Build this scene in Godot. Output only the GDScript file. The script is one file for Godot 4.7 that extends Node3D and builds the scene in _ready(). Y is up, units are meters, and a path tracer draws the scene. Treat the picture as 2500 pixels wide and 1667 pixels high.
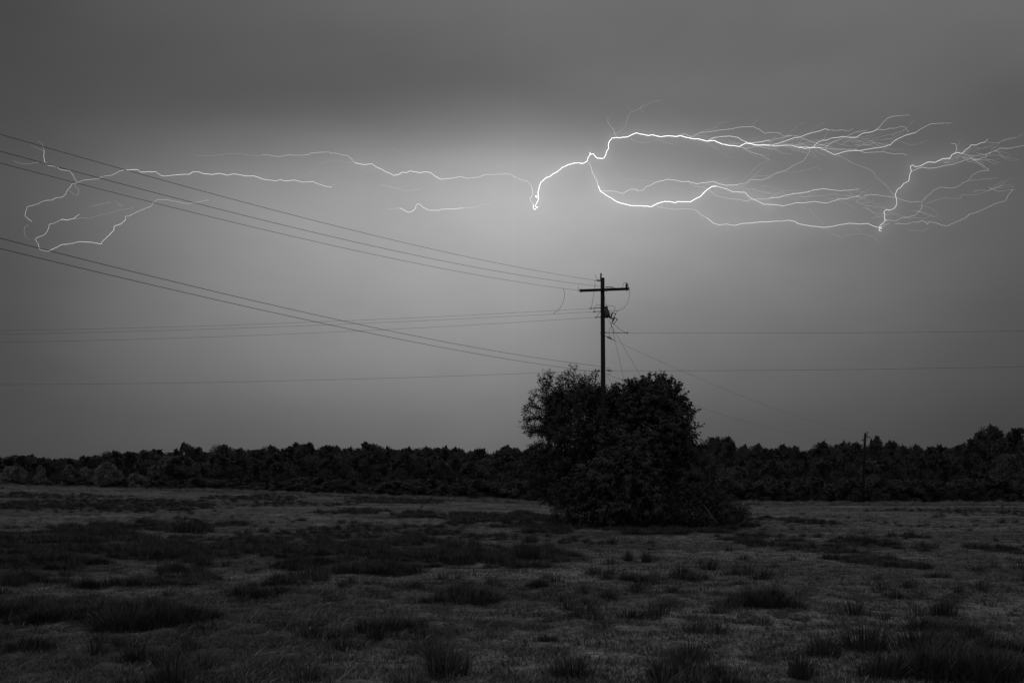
extends Node3D

# Measured frame: the photograph is 2500 x 1667, its lens about 2200 of those units, the eye 1.7 m above the field.
const LENS := 2200.0
const EYE := 1.7
const LEVEL := 1200.0

var rng := RandomNumberGenerator.new()
var noise := FastNoiseLite.new()
var fine := FastNoiseLite.new()
var clods := FastNoiseLite.new()
var taken := {}
var M := {}
var dark_patches: Array = []
var pale_patches: Array = []

# ---------------------------------------------------------------- naming
func numbered(called: String) -> String:
	var n: int = taken.get(called, 0)
	taken[called] = n + 1
	return called if n == 0 else "%s_%03d" % [called, n]

func tag(o: Node, label: String, category: String = "", group: String = "", kind: String = "") -> void:
	if label: o.set_meta("label", label)
	if category: o.set_meta("category", category)
	if group: o.set_meta("group", group)
	if kind: o.set_meta("kind", kind)

func thing(called: String, label: String, category: String, at := Vector3.ZERO, group := "") -> Node3D:
	var o := Node3D.new()
	o.name = numbered(called)
	add_child(o)
	o.position = at
	tag(o, label, category, group)
	return o

func put(called: String, mesh: Mesh, mat: Material, parent: Node3D = null) -> MeshInstance3D:
	var o := MeshInstance3D.new()
	o.mesh = mesh
	if mat: o.material_override = mat
	if parent == null or parent == self:
		o.name = numbered(called)
		add_child(o)
	else:
		o.name = called
		parent.add_child(o, true)
	return o

func spot(px: float, py: float, d: float) -> Vector3:
	return Vector3((px - 1250.0) / LENS * d, EYE + (LEVEL - py) / LENS * d, -d)

# ---------------------------------------------------------------- shapes
func tri(st: SurfaceTool, a: Vector3, b: Vector3, c: Vector3, out: Vector3) -> void:
	if (b - a).cross(c - a).dot(out) > 0.0:
		st.add_vertex(a); st.add_vertex(c); st.add_vertex(b)
	else:
		st.add_vertex(a); st.add_vertex(b); st.add_vertex(c)

func new_st() -> SurfaceTool:
	var st := SurfaceTool.new()
	st.begin(Mesh.PRIMITIVE_TRIANGLES)
	return st

func rings(st: SurfaceTool, pts: Array, radii: Array, sides := 6, caps := true) -> void:
	var u := Vector3.ZERO
	var prev: Array = []
	for i in pts.size():
		var t: Vector3
		if i == 0: t = pts[1] - pts[0]
		elif i == pts.size() - 1: t = pts[i] - pts[i - 1]
		else: t = (pts[i + 1] - pts[i]).normalized() + (pts[i] - pts[i - 1]).normalized()
		t = t.normalized()
		if t.length() < 0.5: t = Vector3.UP
		if u == Vector3.ZERO: u = t.cross(Vector3.UP if absf(t.y) < 0.9 else Vector3.RIGHT)
		u = (u - t * u.dot(t)).normalized()
		if u.length() < 0.5: u = t.cross(Vector3(0.3, 0.5, 0.8)).normalized()
		var v := t.cross(u)
		var ring: Array = []
		for k in sides:
			var a := TAU * k / sides
			ring.append(pts[i] + (u * cos(a) + v * sin(a)) * radii[i])
		if i > 0:
			var mid: Vector3 = (pts[i] + pts[i - 1]) * 0.5
			for k in sides:
				var k2 := (k + 1) % sides
				var o: Vector3 = (ring[k] + ring[k2]) * 0.5 - mid
				var p: Vector3 = (prev[k] + prev[k2]) * 0.5 - mid
				var out := (o + p)
				tri(st, prev[k], ring[k], ring[k2], out)
				tri(st, prev[k], ring[k2], prev[k2], out)
		if caps and (i == 0 or i == pts.size() - 1):
			for k in range(1, sides - 1):
				tri(st, ring[0], ring[k], ring[k + 1], -t if i == 0 else t)
		prev = ring

func tube_mesh(pts: Array, r0: float, r1: float, sides := 6) -> ArrayMesh:
	var st := new_st()
	var radii: Array = []
	for i in pts.size(): radii.append(lerpf(r0, r1, float(i) / maxf(1, pts.size() - 1)))
	rings(st, pts, radii, sides)
	st.generate_normals()
	return st.commit()

func lathe_mesh(base: Vector3, axis: Vector3, profile: Array, sides := 10) -> ArrayMesh:
	var st := new_st()
	var pts: Array = []
	var radii: Array = []
	for p in profile:
		pts.append(base + axis * p[0]); radii.append(p[1])
	rings(st, pts, radii, sides)
	st.generate_normals()
	return st.commit()

func box_to(st: SurfaceTool, at: Transform3D, s: Vector3, bevel := 0.006) -> void:
	# a box with chamfered long edges along x
	var prof: Array = []
	var hy := s.y * 0.5
	var hz := s.z * 0.5
	for c in [[hy - bevel, hz], [hy, hz - bevel], [hy, -hz + bevel], [hy - bevel, -hz], [-hy + bevel, -hz], [-hy, -hz + bevel], [-hy, hz - bevel], [-hy + bevel, hz]]:
		prof.append(c)
	var n := prof.size()
	for k in n:
		var a: Array = prof[k]
		var b: Array = prof[(k + 1) % n]
		var a0 := at * Vector3(-s.x * 0.5, a[0], a[1])
		var a1 := at * Vector3(s.x * 0.5, a[0], a[1])
		var b0 := at * Vector3(-s.x * 0.5, b[0], b[1])
		var b1 := at * Vector3(s.x * 0.5, b[0], b[1])
		var out := at.basis * Vector3(0, a[0] + b[0], a[1] + b[1])
		tri(st, a0, a1, b1, out); tri(st, a0, b1, b0, out)
	for e in [-0.5, 0.5]:
		var c0 := at * Vector3(s.x * e, prof[0][0], prof[0][1])
		for k in range(1, n - 1):
			tri(st, c0, at * Vector3(s.x * e, prof[k][0], prof[k][1]), at * Vector3(s.x * e, prof[k + 1][0], prof[k + 1][1]), at.basis.x * e)

func box_mesh(at: Transform3D, s: Vector3, bevel := 0.006) -> ArrayMesh:
	var st := new_st()
	box_to(st, at, s, bevel)
	st.generate_normals()
	return st.commit()

func curve(pts: Array, per := 6) -> Array:
	var out: Array = []
	for i in pts.size() - 1:
		var p0: Vector3 = pts[maxi(i - 1, 0)]
		var p1: Vector3 = pts[i]
		var p2: Vector3 = pts[i + 1]
		var p3: Vector3 = pts[mini(i + 2, pts.size() - 1)]
		for k in per:
			out.append(p1.cubic_interpolate(p2, p0, p3, float(k) / per))
	out.append(pts[-1])
	return out

# ---------------------------------------------------------------- materials
func grey(v: float) -> Color:
	return Color(v, v, v).linear_to_srgb()

func mat(v: float, rough := 0.85, metal := 0.0) -> StandardMaterial3D:
	var m := StandardMaterial3D.new()
	m.albedo_color = grey(v)
	m.roughness = rough
	m.metallic = metal
	return m

func leaf_mat(v: float, through := 0.3) -> StandardMaterial3D:
	var m := mat(v, 0.6)
	m.cull_mode = BaseMaterial3D.CULL_DISABLED
	m.backlight_enabled = true
	m.backlight = Color(through, through, through)
	m.vertex_color_use_as_albedo = true
	return m

func noise_tex(freq: float, lo: float, hi: float, octaves := 4, size := 512, sd := 3) -> NoiseTexture2D:
	var t := NoiseTexture2D.new()
	t.width = size; t.height = size
	t.seamless = true
	var n := FastNoiseLite.new()
	n.seed = sd
	n.frequency = freq
	n.fractal_octaves = octaves
	t.noise = n
	var g := Gradient.new()
	g.set_color(0, Color(lo, lo, lo)); g.set_color(1, Color(hi, hi, hi))
	t.color_ramp = g
	return t

func make_materials() -> void:
	var wood := mat(0.07, 0.9)
	wood.albedo_texture = noise_tex(0.03, 0.45, 1.0, 5, 512, 11)
	wood.uv1_triplanar = true
	wood.uv1_scale = Vector3(3.0, 0.25, 3.0)
	M.wood = wood
	M.tarred = mat(0.012, 0.9)
	M.porcelain = mat(0.12, 0.35)
	M.polymer = mat(0.1, 0.5)
	M.steel = mat(0.18, 0.55, 0.6)
	M.cable = mat(0.06, 0.7)
	M.strand = mat(0.16, 0.6, 0.4)
	M.guard = mat(0.3, 0.5)
	M.bark = mat(0.06, 0.95)
	M.bark.albedo_texture = noise_tex(0.04, 0.4, 1.0, 4, 256, 5)
	M.bark.uv1_triplanar = true
	M.leaf_lance = leaf_mat(0.07, 0.3)
	M.leaf_broad = leaf_mat(0.055, 0.25)
	M.leaf_shrub = leaf_mat(0.085, 0.3)
	M.leaf_bush = leaf_mat(0.075, 0.3)
	M.crown_dark = leaf_mat(0.1, 0.3)
	M.crown_mid = leaf_mat(0.16, 0.3)
	M.crown_pale = leaf_mat(0.3, 0.3)
	M.straw = leaf_mat(1.0, 0.35)
	M.ground = mat(1.0, 1.0)
	M.ground.vertex_color_use_as_albedo = true
	M.ground.albedo_texture = noise_tex(0.02, 0.35, 1.0, 6, 1024, 21)
	M.ground.uv1_triplanar = true
	M.ground.uv1_world_triplanar = true
	M.ground.uv1_scale = Vector3(0.35, 0.35, 0.35)
	for e in [["glow_faint", 0.45], ["glow_thin", 0.75], ["glow", 1.15], ["glow_strong", 2.3]]:
		var g := mat(0.0, 1.0)
		g.emission_enabled = true
		g.emission = Color(1, 1, 1)
		g.emission_energy_multiplier = e[1]
		M[e[0]] = g

# ---------------------------------------------------------------- sky
const SKY_X := [0.0, 312.0, 625.0, 937.0, 1250.0, 1562.0, 1875.0, 2187.0, 2500.0]
const SKY_Y := [0.0, 110.0, 210.0, 270.0, 330.0, 400.0, 490.0, 630.0, 770.0, 930.0, 1070.0, 1200.0]
# the grey of the lit cloud, from the zenith side down to the horizon, left to right
const SKY_GREY := [
	[70, 82, 92, 102, 108, 108, 108, 108, 104],
	[72, 80, 88, 96, 104, 107, 106, 104, 100],
	[75, 82, 87, 94, 104, 112, 108, 102, 92],
	[77, 85, 94, 105, 116, 114, 107, 100, 90],
	[80, 95, 110, 124, 137, 126, 110, 100, 92],
	[83, 104, 127, 147, 167, 144, 119, 106, 93],
	[85, 114, 142, 162, 179, 166, 140, 112, 95],
	[83, 114, 142, 158, 167, 154, 132, 109, 90],
	[80, 109, 131, 145, 148, 132, 118, 101, 84],
	[75, 96, 114, 126, 128, 113, 102, 90, 77],
	[72, 84, 94, 103, 106, 92, 84, 76, 68],
	[68, 76, 85, 92, 94, 82, 76, 70, 64]]

func cell(list: Array, v: float) -> Array:
	var n := list.size()
	if v <= list[0]: return [0, 0.0]
	for i in n - 1:
		if v < list[i + 1]: return [i, (v - list[i]) / (list[i + 1] - list[i])]
	return [n - 2, 1.0]

func spline(a: float, b: float, c: float, d: float, t: float) -> float:
	return b + 0.5 * t * (c - a + t * (2.0 * a - 5.0 * b + 4.0 * c - d + t * (3.0 * (b - c) + d - a)))

func sky_grey(x: float, y: float) -> float:
	var cx := cell(SKY_X, x)
	var cy := cell(SKY_Y, y)
	var i: int = cx[0]
	var j: int = cy[0]
	var col: Array[float] = [0.0, 0.0, 0.0, 0.0]
	for k in 4:
		var r: Array = SKY_GREY[clampi(j - 1 + k, 0, 11)]
		col[k] = spline(r[maxi(i - 1, 0)], r[i], r[mini(i + 1, 8)], r[mini(i + 2, 8)], cx[1])
	return spline(col[0], col[1], col[2], col[3], cy[1])

# cloud right round the strongest channels scatters their light
func scatter_round_bolts(im: Image) -> void:
	var arcs: Array = []
	for arc in [["a", [272, 960, 280, 850, 350, 745, 490, 655, 600, 617, 710, 602, 740, 540, 800, 572, 870, 560, 905, 450, 935, 392, 1150, 350, 1370, 380, 1600, 385, 1780, 420, 2000, 460, 2352, 457], 1.0],
		["b", [73, 457, 260, 457, 520, 480, 660, 540], 0.6],
		["a", [770, 720, 830, 870, 980, 965, 1200, 1000, 1410, 962, 1640, 962, 1870, 825, 2130, 880, 2352, 990], 1.0],
		["a", [1690, 1040, 1880, 1168, 2100, 1160, 2352, 1145], 0.5], ["b", [73, 1142, 560, 1190, 960, 1160], 0.35],
		["b", [1065, 1215, 1110, 1132, 1110, 1040, 1200, 1010, 1210, 900, 1330, 770, 1340, 640, 1500, 610, 1690, 577, 1800, 530], 0.7],
		["c", [1110, 382, 1440, 430, 1900, 425, 2352, 465], 0.3], ["d", [760, 292, 940, 330, 1080, 398, 1210, 362, 1465, 428], 0.4]]:
		arcs.append([path(arc[0], arc[1]), arc[2]])
	var w := im.get_width()
	var h := im.get_height()
	for i in range(-190, 190):
		var az := (i + 0.5) / w * TAU
		var x := 1250.0 + LENS * tan(az)
		for j in range(int(h * 0.32), int(h * 0.44)):
			var y := LEVEL - LENS * tan((0.5 - (j + 0.5) / h) * PI) / cos(az)
			var best := 0.0
			for arc in arcs:
				var pts: Array = arc[0]
				for k in pts.size() - 1:
					var p := Vector2(x, y)
					if x < minf(pts[k].x, pts[k + 1].x) - 60.0 or x > maxf(pts[k].x, pts[k + 1].x) + 60.0: continue
					var q := Geometry2D.get_closest_point_to_segment(p, pts[k], pts[k + 1])
					var dd := p.distance_squared_to(q)
					best = maxf(best, arc[1] * (0.03 * exp(-dd / 150.0) + 0.018 * exp(-dd / 1100.0)))
			if best > 0.001:
				var at := posmod(i, w)
				var v := im.get_pixel(at, j).r + best
				im.set_pixel(at, j, Color(v, v, v))

func make_sky() -> Sky:
	var w := 1024
	var h := 512
	var im := Image.create_empty(w, h, false, Image.FORMAT_RGBF)
	var wisp := FastNoiseLite.new()
	wisp.seed = 8; wisp.frequency = 1.0; wisp.fractal_octaves = 4
	for j in h:
		var el := (0.5 - (j + 0.5) / h) * PI
		for i in w:
			var az := wrapf((i + 0.5) / w * TAU, -PI, PI)  # the first column looks along -z
			var v: float
			if el < -0.03:
				v = 0.02
			else:
				var e := maxf(el, 0.0)
				var x := 1250.0 + LENS * (tan(az) if absf(az) < 0.6 else (signf(az) * 0.684 + (az - signf(az) * 0.6) * 1.3))
				var y := LEVEL - LENS * tan(minf(e, 1.2)) / maxf(cos(az), 0.75)
				var s := sky_grey(clampf(x, 0, 2500), clampf(y, 0, 1200))
				var off := maxf(maxf(-x, x - 2500.0), 0.0) / 1800.0
				s = lerpf(s, 84.0, clampf(off, 0.0, 1.0))
				s = lerpf(s, 108.0, smoothstep(0.35, 1.0, e))
				var d := Vector3(sin(az) * cos(e), sin(e) * 2.6, -cos(az) * cos(e))
				s *= 1.0 + 0.035 * wisp.get_noise_3d(d.x * 2.2, d.y * 2.2, d.z * 2.2) + 0.02 * wisp.get_noise_3d(d.x * 9.0, d.y * 9.0, d.z * 9.0)
				v = Color(s / 255.0, 0, 0).srgb_to_linear().r
			im.set_pixel(i, j, Color(v, v, v))
	im.resize(2048, 1024, Image.INTERPOLATE_CUBIC)
	scatter_round_bolts(im)
	var p := PanoramaSkyMaterial.new()
	p.panorama = ImageTexture.create_from_image(im)
	var s := Sky.new()
	s.sky_material = p
	return s

# ---------------------------------------------------------------- the field
func rise(x: float, d: float) -> float:
	var across := clampf((6.0 - x * 130.0 / maxf(d, 60.0)) / 86.0, 0.0, 1.2)
	var along := smoothstep(22.0, 132.0, d) - 0.25 * smoothstep(132.0, 180.0, d)
	return 2.75 * pow(across, 0.85) * along

func ground_y(x: float, z: float) -> float:
	var d := -z
	var y := 0.0
	if d > 0.0 and d < 400.0: y += rise(x, d) * (1.0 - smoothstep(260.0, 400.0, d))
	var r := sqrt(x * x + z * z)
	var calm := 1.0 - smoothstep(250.0, 600.0, r)
	y += noise.get_noise_2d(x * 0.6, z * 1.5) * 0.18 * calm * smoothstep(3.0, 14.0, r)
	y += fine.get_noise_2d(x * 2.0, z * 2.0) * 0.05 * calm
	return y

func ground_hit(px: float, py: float) -> Vector3:
	var d := 5.0
	while d < 260.0:
		var p := spot(px, py, d)
		if p.y <= ground_y(p.x, p.z): return Vector3(p.x, ground_y(p.x, p.z), p.z)
		d *= 1.01
	var q := spot(px, py, 135.0)
	return Vector3(q.x, ground_y(q.x, q.z), q.z)

func patch(list: Array, px: float, py: float, hw: float, hh: float, strength := 1.0) -> void:
	var c := ground_hit(px, py)
	var d := -c.z
	var near := ground_hit(px, py + hh)
	var far := ground_hit(px, py - hh)
	var rz := clampf((near.z - far.z) * 0.5, 0.3, 25.0)
	list.append([c.x, (near.z + far.z) * 0.5, hw / LENS * d, rz, strength])

func make_patches() -> void:
	for p in [[460, 1350, 560, 80, 0.62], [1000, 1330, 300, 30, 0.55], [150, 1310, 230, 42], [280, 1362, 330, 36], [450, 1292, 75, 18], [250, 1236, 260, 16], [60, 1212, 200, 9, 0.7], [700, 1232, 140, 7, 0.7], [2380, 1250, 160, 7, 0.6], [1820, 1246, 110, 7, 0.7], [640, 1216, 100, 8],
		[880, 1362, 250, 36], [1080, 1366, 100, 24], [1290, 1366, 120, 24], [650, 1440, 130, 22, 0.8], [130, 1490, 150, 24, 0.8],
		[1150, 1268, 100, 16], [1300, 1275, 90, 22], [400, 1522, 200, 18, 0.62], [1940, 1336, 120, 16, 0.62], [2150, 1330, 110, 13, 0.62],
		[2430, 1345, 38, 8], [2120, 1376, 110, 12, 0.62], [2440, 1600, 120, 40, 0.62], [2380, 1650, 160, 24, 0.62], [880, 1250, 70, 9], [1010, 1258, 60, 10],
		[1960, 1272, 60, 12], [700, 1360, 110, 26], [960, 1222, 120, 7], [1650, 1290, 220, 26], [2290, 1540, 70, 14, 0.62],
		[1180, 1470, 120, 10, 0.62], [1600, 1420, 160, 9, 0.62], [950, 1540, 90, 12, 0.62], [30, 1590, 70, 16, 0.5], [1750, 1300, 100, 12, 0.62], [2330, 1270, 50, 12, 0.62], [450, 1420, 90, 16], [1900, 1480, 120, 8, 0.62]]:
		patch(dark_patches, p[0], p[1], p[2], p[3], p[4] if p.size() > 4 else 1.0)
	for p in [[1310, 1240, 110, 8], [650, 1290, 150, 16], [260, 1455, 260, 14], [1050, 1243, 160, 6], [2150, 1262, 250, 22], [1900, 1300, 120, 10], [1500, 1450, 260, 22],
		[60, 1262, 90, 8], [560, 1405, 150, 8], [1700, 1355, 240, 10], [2300, 1420, 220, 14], [350, 1590, 160, 14], [1400, 1575, 300, 14]]:
		patch(pale_patches, p[0], p[1], p[2], p[3])

func inside(list: Array, x: float, z: float) -> float:
	var best := 0.0
	for p in list:
		var dx: float = (x - p[0]) / p[2]
		if absf(dx) > 1.4: continue
		var dz: float = (z - p[1]) / p[3]
		var q := dx * dx + dz * dz
		if q < 1.9:
			best = maxf(best, (1.0 - smoothstep(0.35, 1.3, q - 0.12 + 0.8 * noise.get_noise_2d(x * 3.0 + 20.0, z * 6.0) + 0.9 * fine.get_noise_2d(x * 2.0, z * 3.0) + 0.6 * fine.get_noise_2d(x * 8.0 + 50.0, z * 8.0))) * p[4])
	return best

# 0 = pale cut straw, 1 = dark standing weeds
func weediness(x: float, z: float) -> float:
	var n := noise.get_noise_2d(x * 1.1 + 300.0, z * 2.2) * 0.5 + fine.get_noise_2d(x * 1.2 - 90.0, z * 2.4) * 0.35
	var w := 0.03 + smoothstep(0.05, 0.5, n) * 0.42
	w = maxf(w, 0.95 * inside(dark_patches, x, z))
	w *= 1.0 - 0.85 * inside(pale_patches, x, z)
	return clampf(w, 0.0, 1.0)

# older and fresher straw, damp and dry soil: broad uneven tone of the cut field
func straw_tone(x: float, z: float) -> float:
	return clampf(1.15 + 1.0 * noise.get_noise_2d(x * 2.4 - 70.0, z * 5.0) + 0.7 * fine.get_noise_2d(x * 2.2 + 11.0, z * 3.4), 0.5, 1.8)

func make_ground() -> void:
	var st := new_st()
	var turns: Array = []
	for k in 620: turns.append(deg_to_rad(-42.0 + 84.0 * k / 620.0))
	for k in 92: turns.append(deg_to_rad(42.0 + 276.0 * k / 92.0))
	var na := turns.size()
	var radii: Array = [0.0]
	var r := 1.5
	while r < 5200.0:
		radii.append(r)
		r *= 1.03 if r < 5.0 else (1.016 if r < 45.0 else (1.035 if r < 200.0 else 1.2))
	for i in radii.size():
		for k in na:
			var p := Vector3(radii[i] * sin(turns[k]), 0.0, -radii[i] * cos(turns[k]))
			p.y = ground_y(p.x, p.z)
			var near: bool = k < 621 and radii[i] < 60.0
			if near: p.y += clods.get_noise_2d(p.x * 6.0, p.z * 6.0) * 0.05
			var w := weediness(p.x, p.z) if k < 621 and radii[i] < 300.0 else 0.5
			var v := lerpf(0.3 * straw_tone(p.x, p.z), 0.12, w) * (1.0 + (0.7 * clods.get_noise_2d(p.x * 9.0 + 40.0, p.z * 9.0) if near else 0.0))
			st.set_color(Color(v, v, v))
			st.add_vertex(p)
	for i in radii.size() - 1:
		for k in na:
			var a := i * na + k
			var b := i * na + (k + 1) % na
			st.add_index(a); st.add_index(b); st.add_index(b + na)
			st.add_index(a); st.add_index(b + na); st.add_index(a + na)
	st.generate_normals()
	var o := put("ground", st.commit(), M.ground)
	tag(o, "wide unlit farm field running back to the wood", "", "", "structure")

# ---------------------------------------------------------------- grass
func blade(v: PackedVector3Array, c: PackedColorArray, at: Vector3, dir: Vector3, h: float, w: float, bend: float, tone: float) -> void:
	var side := Vector3(dir.z, 0, -dir.x).normalized() if Vector2(dir.x, dir.z).length() > 0.01 else Vector3.RIGHT
	side = side.rotated(Vector3.UP, rng.randf_range(-0.8, 0.8)) * w * 0.5
	var lean := Vector3(dir.x, 0, dir.z)
	var m := at + Vector3.UP * h * 0.55 + lean * bend * 0.35
	var tip := at + Vector3.UP * h * (1.0 - 0.25 * bend) + lean * bend
	for p in [at - side, at + side, m + side * 0.8, at - side, m + side * 0.8, m - side * 0.8, m - side * 0.8, m + side * 0.8, tip]:
		v.append(p)
		c.append(Color(tone, tone, tone))

func arrays(v: PackedVector3Array, c: PackedColorArray) -> ArrayMesh:
	var a := []
	a.resize(Mesh.ARRAY_MAX)
	a[Mesh.ARRAY_VERTEX] = v
	a[Mesh.ARRAY_COLOR] = c
	var m := ArrayMesh.new()
	m.add_surface_from_arrays(Mesh.PRIMITIVE_TRIANGLES, a)
	return m

func tuft(n: int, spread: float, h0: float, h1: float, w: float, bend: float, wind: float) -> ArrayMesh:
	var v := PackedVector3Array()
	var c := PackedColorArray()
	for i in n:
		var a := rng.randf() * TAU
		var r := sqrt(rng.randf()) * spread
		var h := rng.randf_range(h0, h1) * (1.0 - 0.3 * r / spread)
		var dir := Vector3(cos(a), 0, sin(a)) * 0.7 + Vector3(wind, 0, 0.15 * wind)
		blade(v, c, Vector3(cos(a) * r, -0.02, sin(a) * r), dir, h, w * rng.randf_range(0.7, 1.4), rng.randf_range(0.1, 1.0) * bend * h, rng.randf_range(0.7, 1.15))
	return arrays(v, c)

func scatter(called: String, mesh: Mesh, spots: Array, label: String) -> void:
	var mm := MultiMesh.new()
	mm.transform_format = MultiMesh.TRANSFORM_3D
	mm.use_colors = true
	mm.mesh = mesh
	mm.instance_count = spots.size()
	for i in spots.size():
		mm.set_instance_transform(i, spots[i][0])
		mm.set_instance_color(i, spots[i][1])
	var o := MultiMeshInstance3D.new()
	o.multimesh = mm
	o.material_override = M.straw
	o.name = numbered(called)
	add_child(o)
	tag(o, label, "grass", "", "stuff")

func grass_spot(x: float, z: float, sc: float, tall: float, tone: float) -> Array:
	var b := Basis(Vector3.UP, rng.randf_range(-0.9, 0.9)).scaled(Vector3(sc, sc * tall, sc))
	return [Transform3D(b, Vector3(x, ground_y(x, z), z)), Color(tone, tone, tone)]

func make_grass() -> void:
	var short_straw := tuft(22, 0.16, 0.015, 0.065, 0.007, 1.5, 0.25)
	var long_straw := tuft(4, 0.14, 0.06, 0.2, 0.005, 2.2, 0.3)
	var litter := tuft(18, 0.22, 0.01, 0.035, 0.006, 4.0, 0.4)
	var low_weed := tuft(16, 0.10, 0.03, 0.10, 0.012, 0.9, 0.05)
	var s: Array = []
	var l: Array = []
	var wd: Array = []
	var lt: Array = []
	var lw: Array = []
	for i in 340000:
		var d := 5.6 * pow(148.0 / 5.6, pow(rng.randf(), 1.15))
		var px := rng.randf_range(-140.0, 2640.0)
		var x := (px - 1250.0) / LENS * d
		var z := -d
		var w := weediness(x, z)
		var big := 0.85 + 0.5 * smoothstep(10.0, 60.0, d) + 1.1 * smoothstep(60.0, 140.0, d)
		var pick := rng.randf()
		var furrow := noise.get_noise_2d(x * 1.6 + 3.0 * z, z * 14.0 - x * 2.2)
		var clump := fine.get_noise_2d(x * 6.0, z * 6.0)
		var tone := clampf((1.0 + 1.1 * clump) * (1.0 + 1.0 * furrow) * straw_tone(x, z), 0.2, 2.0)
		if pick < 0.12 + w * 0.4:
			lw.append(grass_spot(x, z, big * rng.randf_range(0.6, 1.3), rng.randf_range(0.7, 1.3), rng.randf_range(0.05, 0.2)))
		elif pick < 0.12 + w * 0.4 + 0.014:
			l.append(grass_spot(x, z, big * rng.randf_range(0.7, 1.2), 1.0, rng.randf_range(0.3, 0.7)))
		elif rng.randf() < 0.45:
			s.append(grass_spot(x, z, big * rng.randf_range(0.7, 1.25), rng.randf_range(0.7, 1.3), rng.randf_range(0.08, 0.46) * tone))
		else:
			lt.append(grass_spot(x, z, big * rng.randf_range(0.7, 1.4), 1.0, rng.randf_range(0.1, 0.6) * tone))
	# dark upright weeds stand in clumps: many in the weedy bands, a few everywhere
	for i in 60000:
		var d := 7.5 * pow(140.0 / 7.5, rng.randf())
		var px := rng.randf_range(-140.0, 2640.0)
		var x := (px - 1250.0) / LENS * d
		var z := -d
		var w := weediness(x, z)
		var here := fine.get_noise_2d(x * 3.2 + 77.0, z * 3.2)
		if rng.randf() > 0.012 * (1.0 - smoothstep(40.0, 90.0, d)) + 1.1 * w * w: continue
		if here < 0.05 - 0.35 * w: continue
		var tall := clampf(0.62 + 1.1 * here, 0.3, 1.3)
		var size := rng.randf_range(0.5, 1.1) * (1.0 + 0.4 * smoothstep(20.0, 80.0, d))
		wd.append(grass_spot(x, z, size, tall * rng.randf_range(0.8, 1.2) / (0.6 + 0.4 * size), rng.randf_range(0.55, 1.5)))
	# the strip of tall weeds where the field meets the wood
	for i in 7000:
		var px := rng.randf_range(-150.0, 2650.0)
		var d := rng.randf_range(112.0, 124.0) + 24.0 * (1.0 - smoothstep(300.0, 900.0, px))
		var x := (px - 1250.0) / LENS * d
		var lump := 0.5 + 1.6 * maxf(0.0, fine.get_noise_2d(x * 2.6, d * 2.0) + 0.25)
		wd.append(grass_spot(x, -d, rng.randf_range(1.1, 1.8), lump * rng.randf_range(0.6, 1.0), rng.randf_range(1.8, 6.0)))
	scatter("stubble_grass", short_straw, s, "short pale cut straw covering the open field")
	scatter("straw_litter", litter, lt, "flattened pale straw lying between the stubble")
	scatter("tall_dry_grass", long_straw, l, "long dry grass stalks leaning out of the stubble")
	scatter("low_weeds", low_weed, lw, "low dark weeds mixed through the cut straw")
	scatter("dark_weeds", clump_mesh(120, 0.2), wd, "dark upright weeds growing in bands across the field")

func clump_mesh(n: int, spread: float) -> ArrayMesh:
	var v := PackedVector3Array()
	var c := PackedColorArray()
	for k in n:
		var a := rng.randf() * TAU
		var r := sqrt(rng.randf()) * spread
		var dir := Vector3(cos(a), 0, sin(a))
		blade(v, c, Vector3(cos(a) * r, -0.03, sin(a) * r * 0.8), dir, rng.randf_range(0.06, 0.32) * (1.15 - r * 1.8), rng.randf_range(0.007, 0.014), rng.randf_range(0.02, 0.2), rng.randf_range(0.04, 0.1))
	return arrays(v, c)

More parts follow.
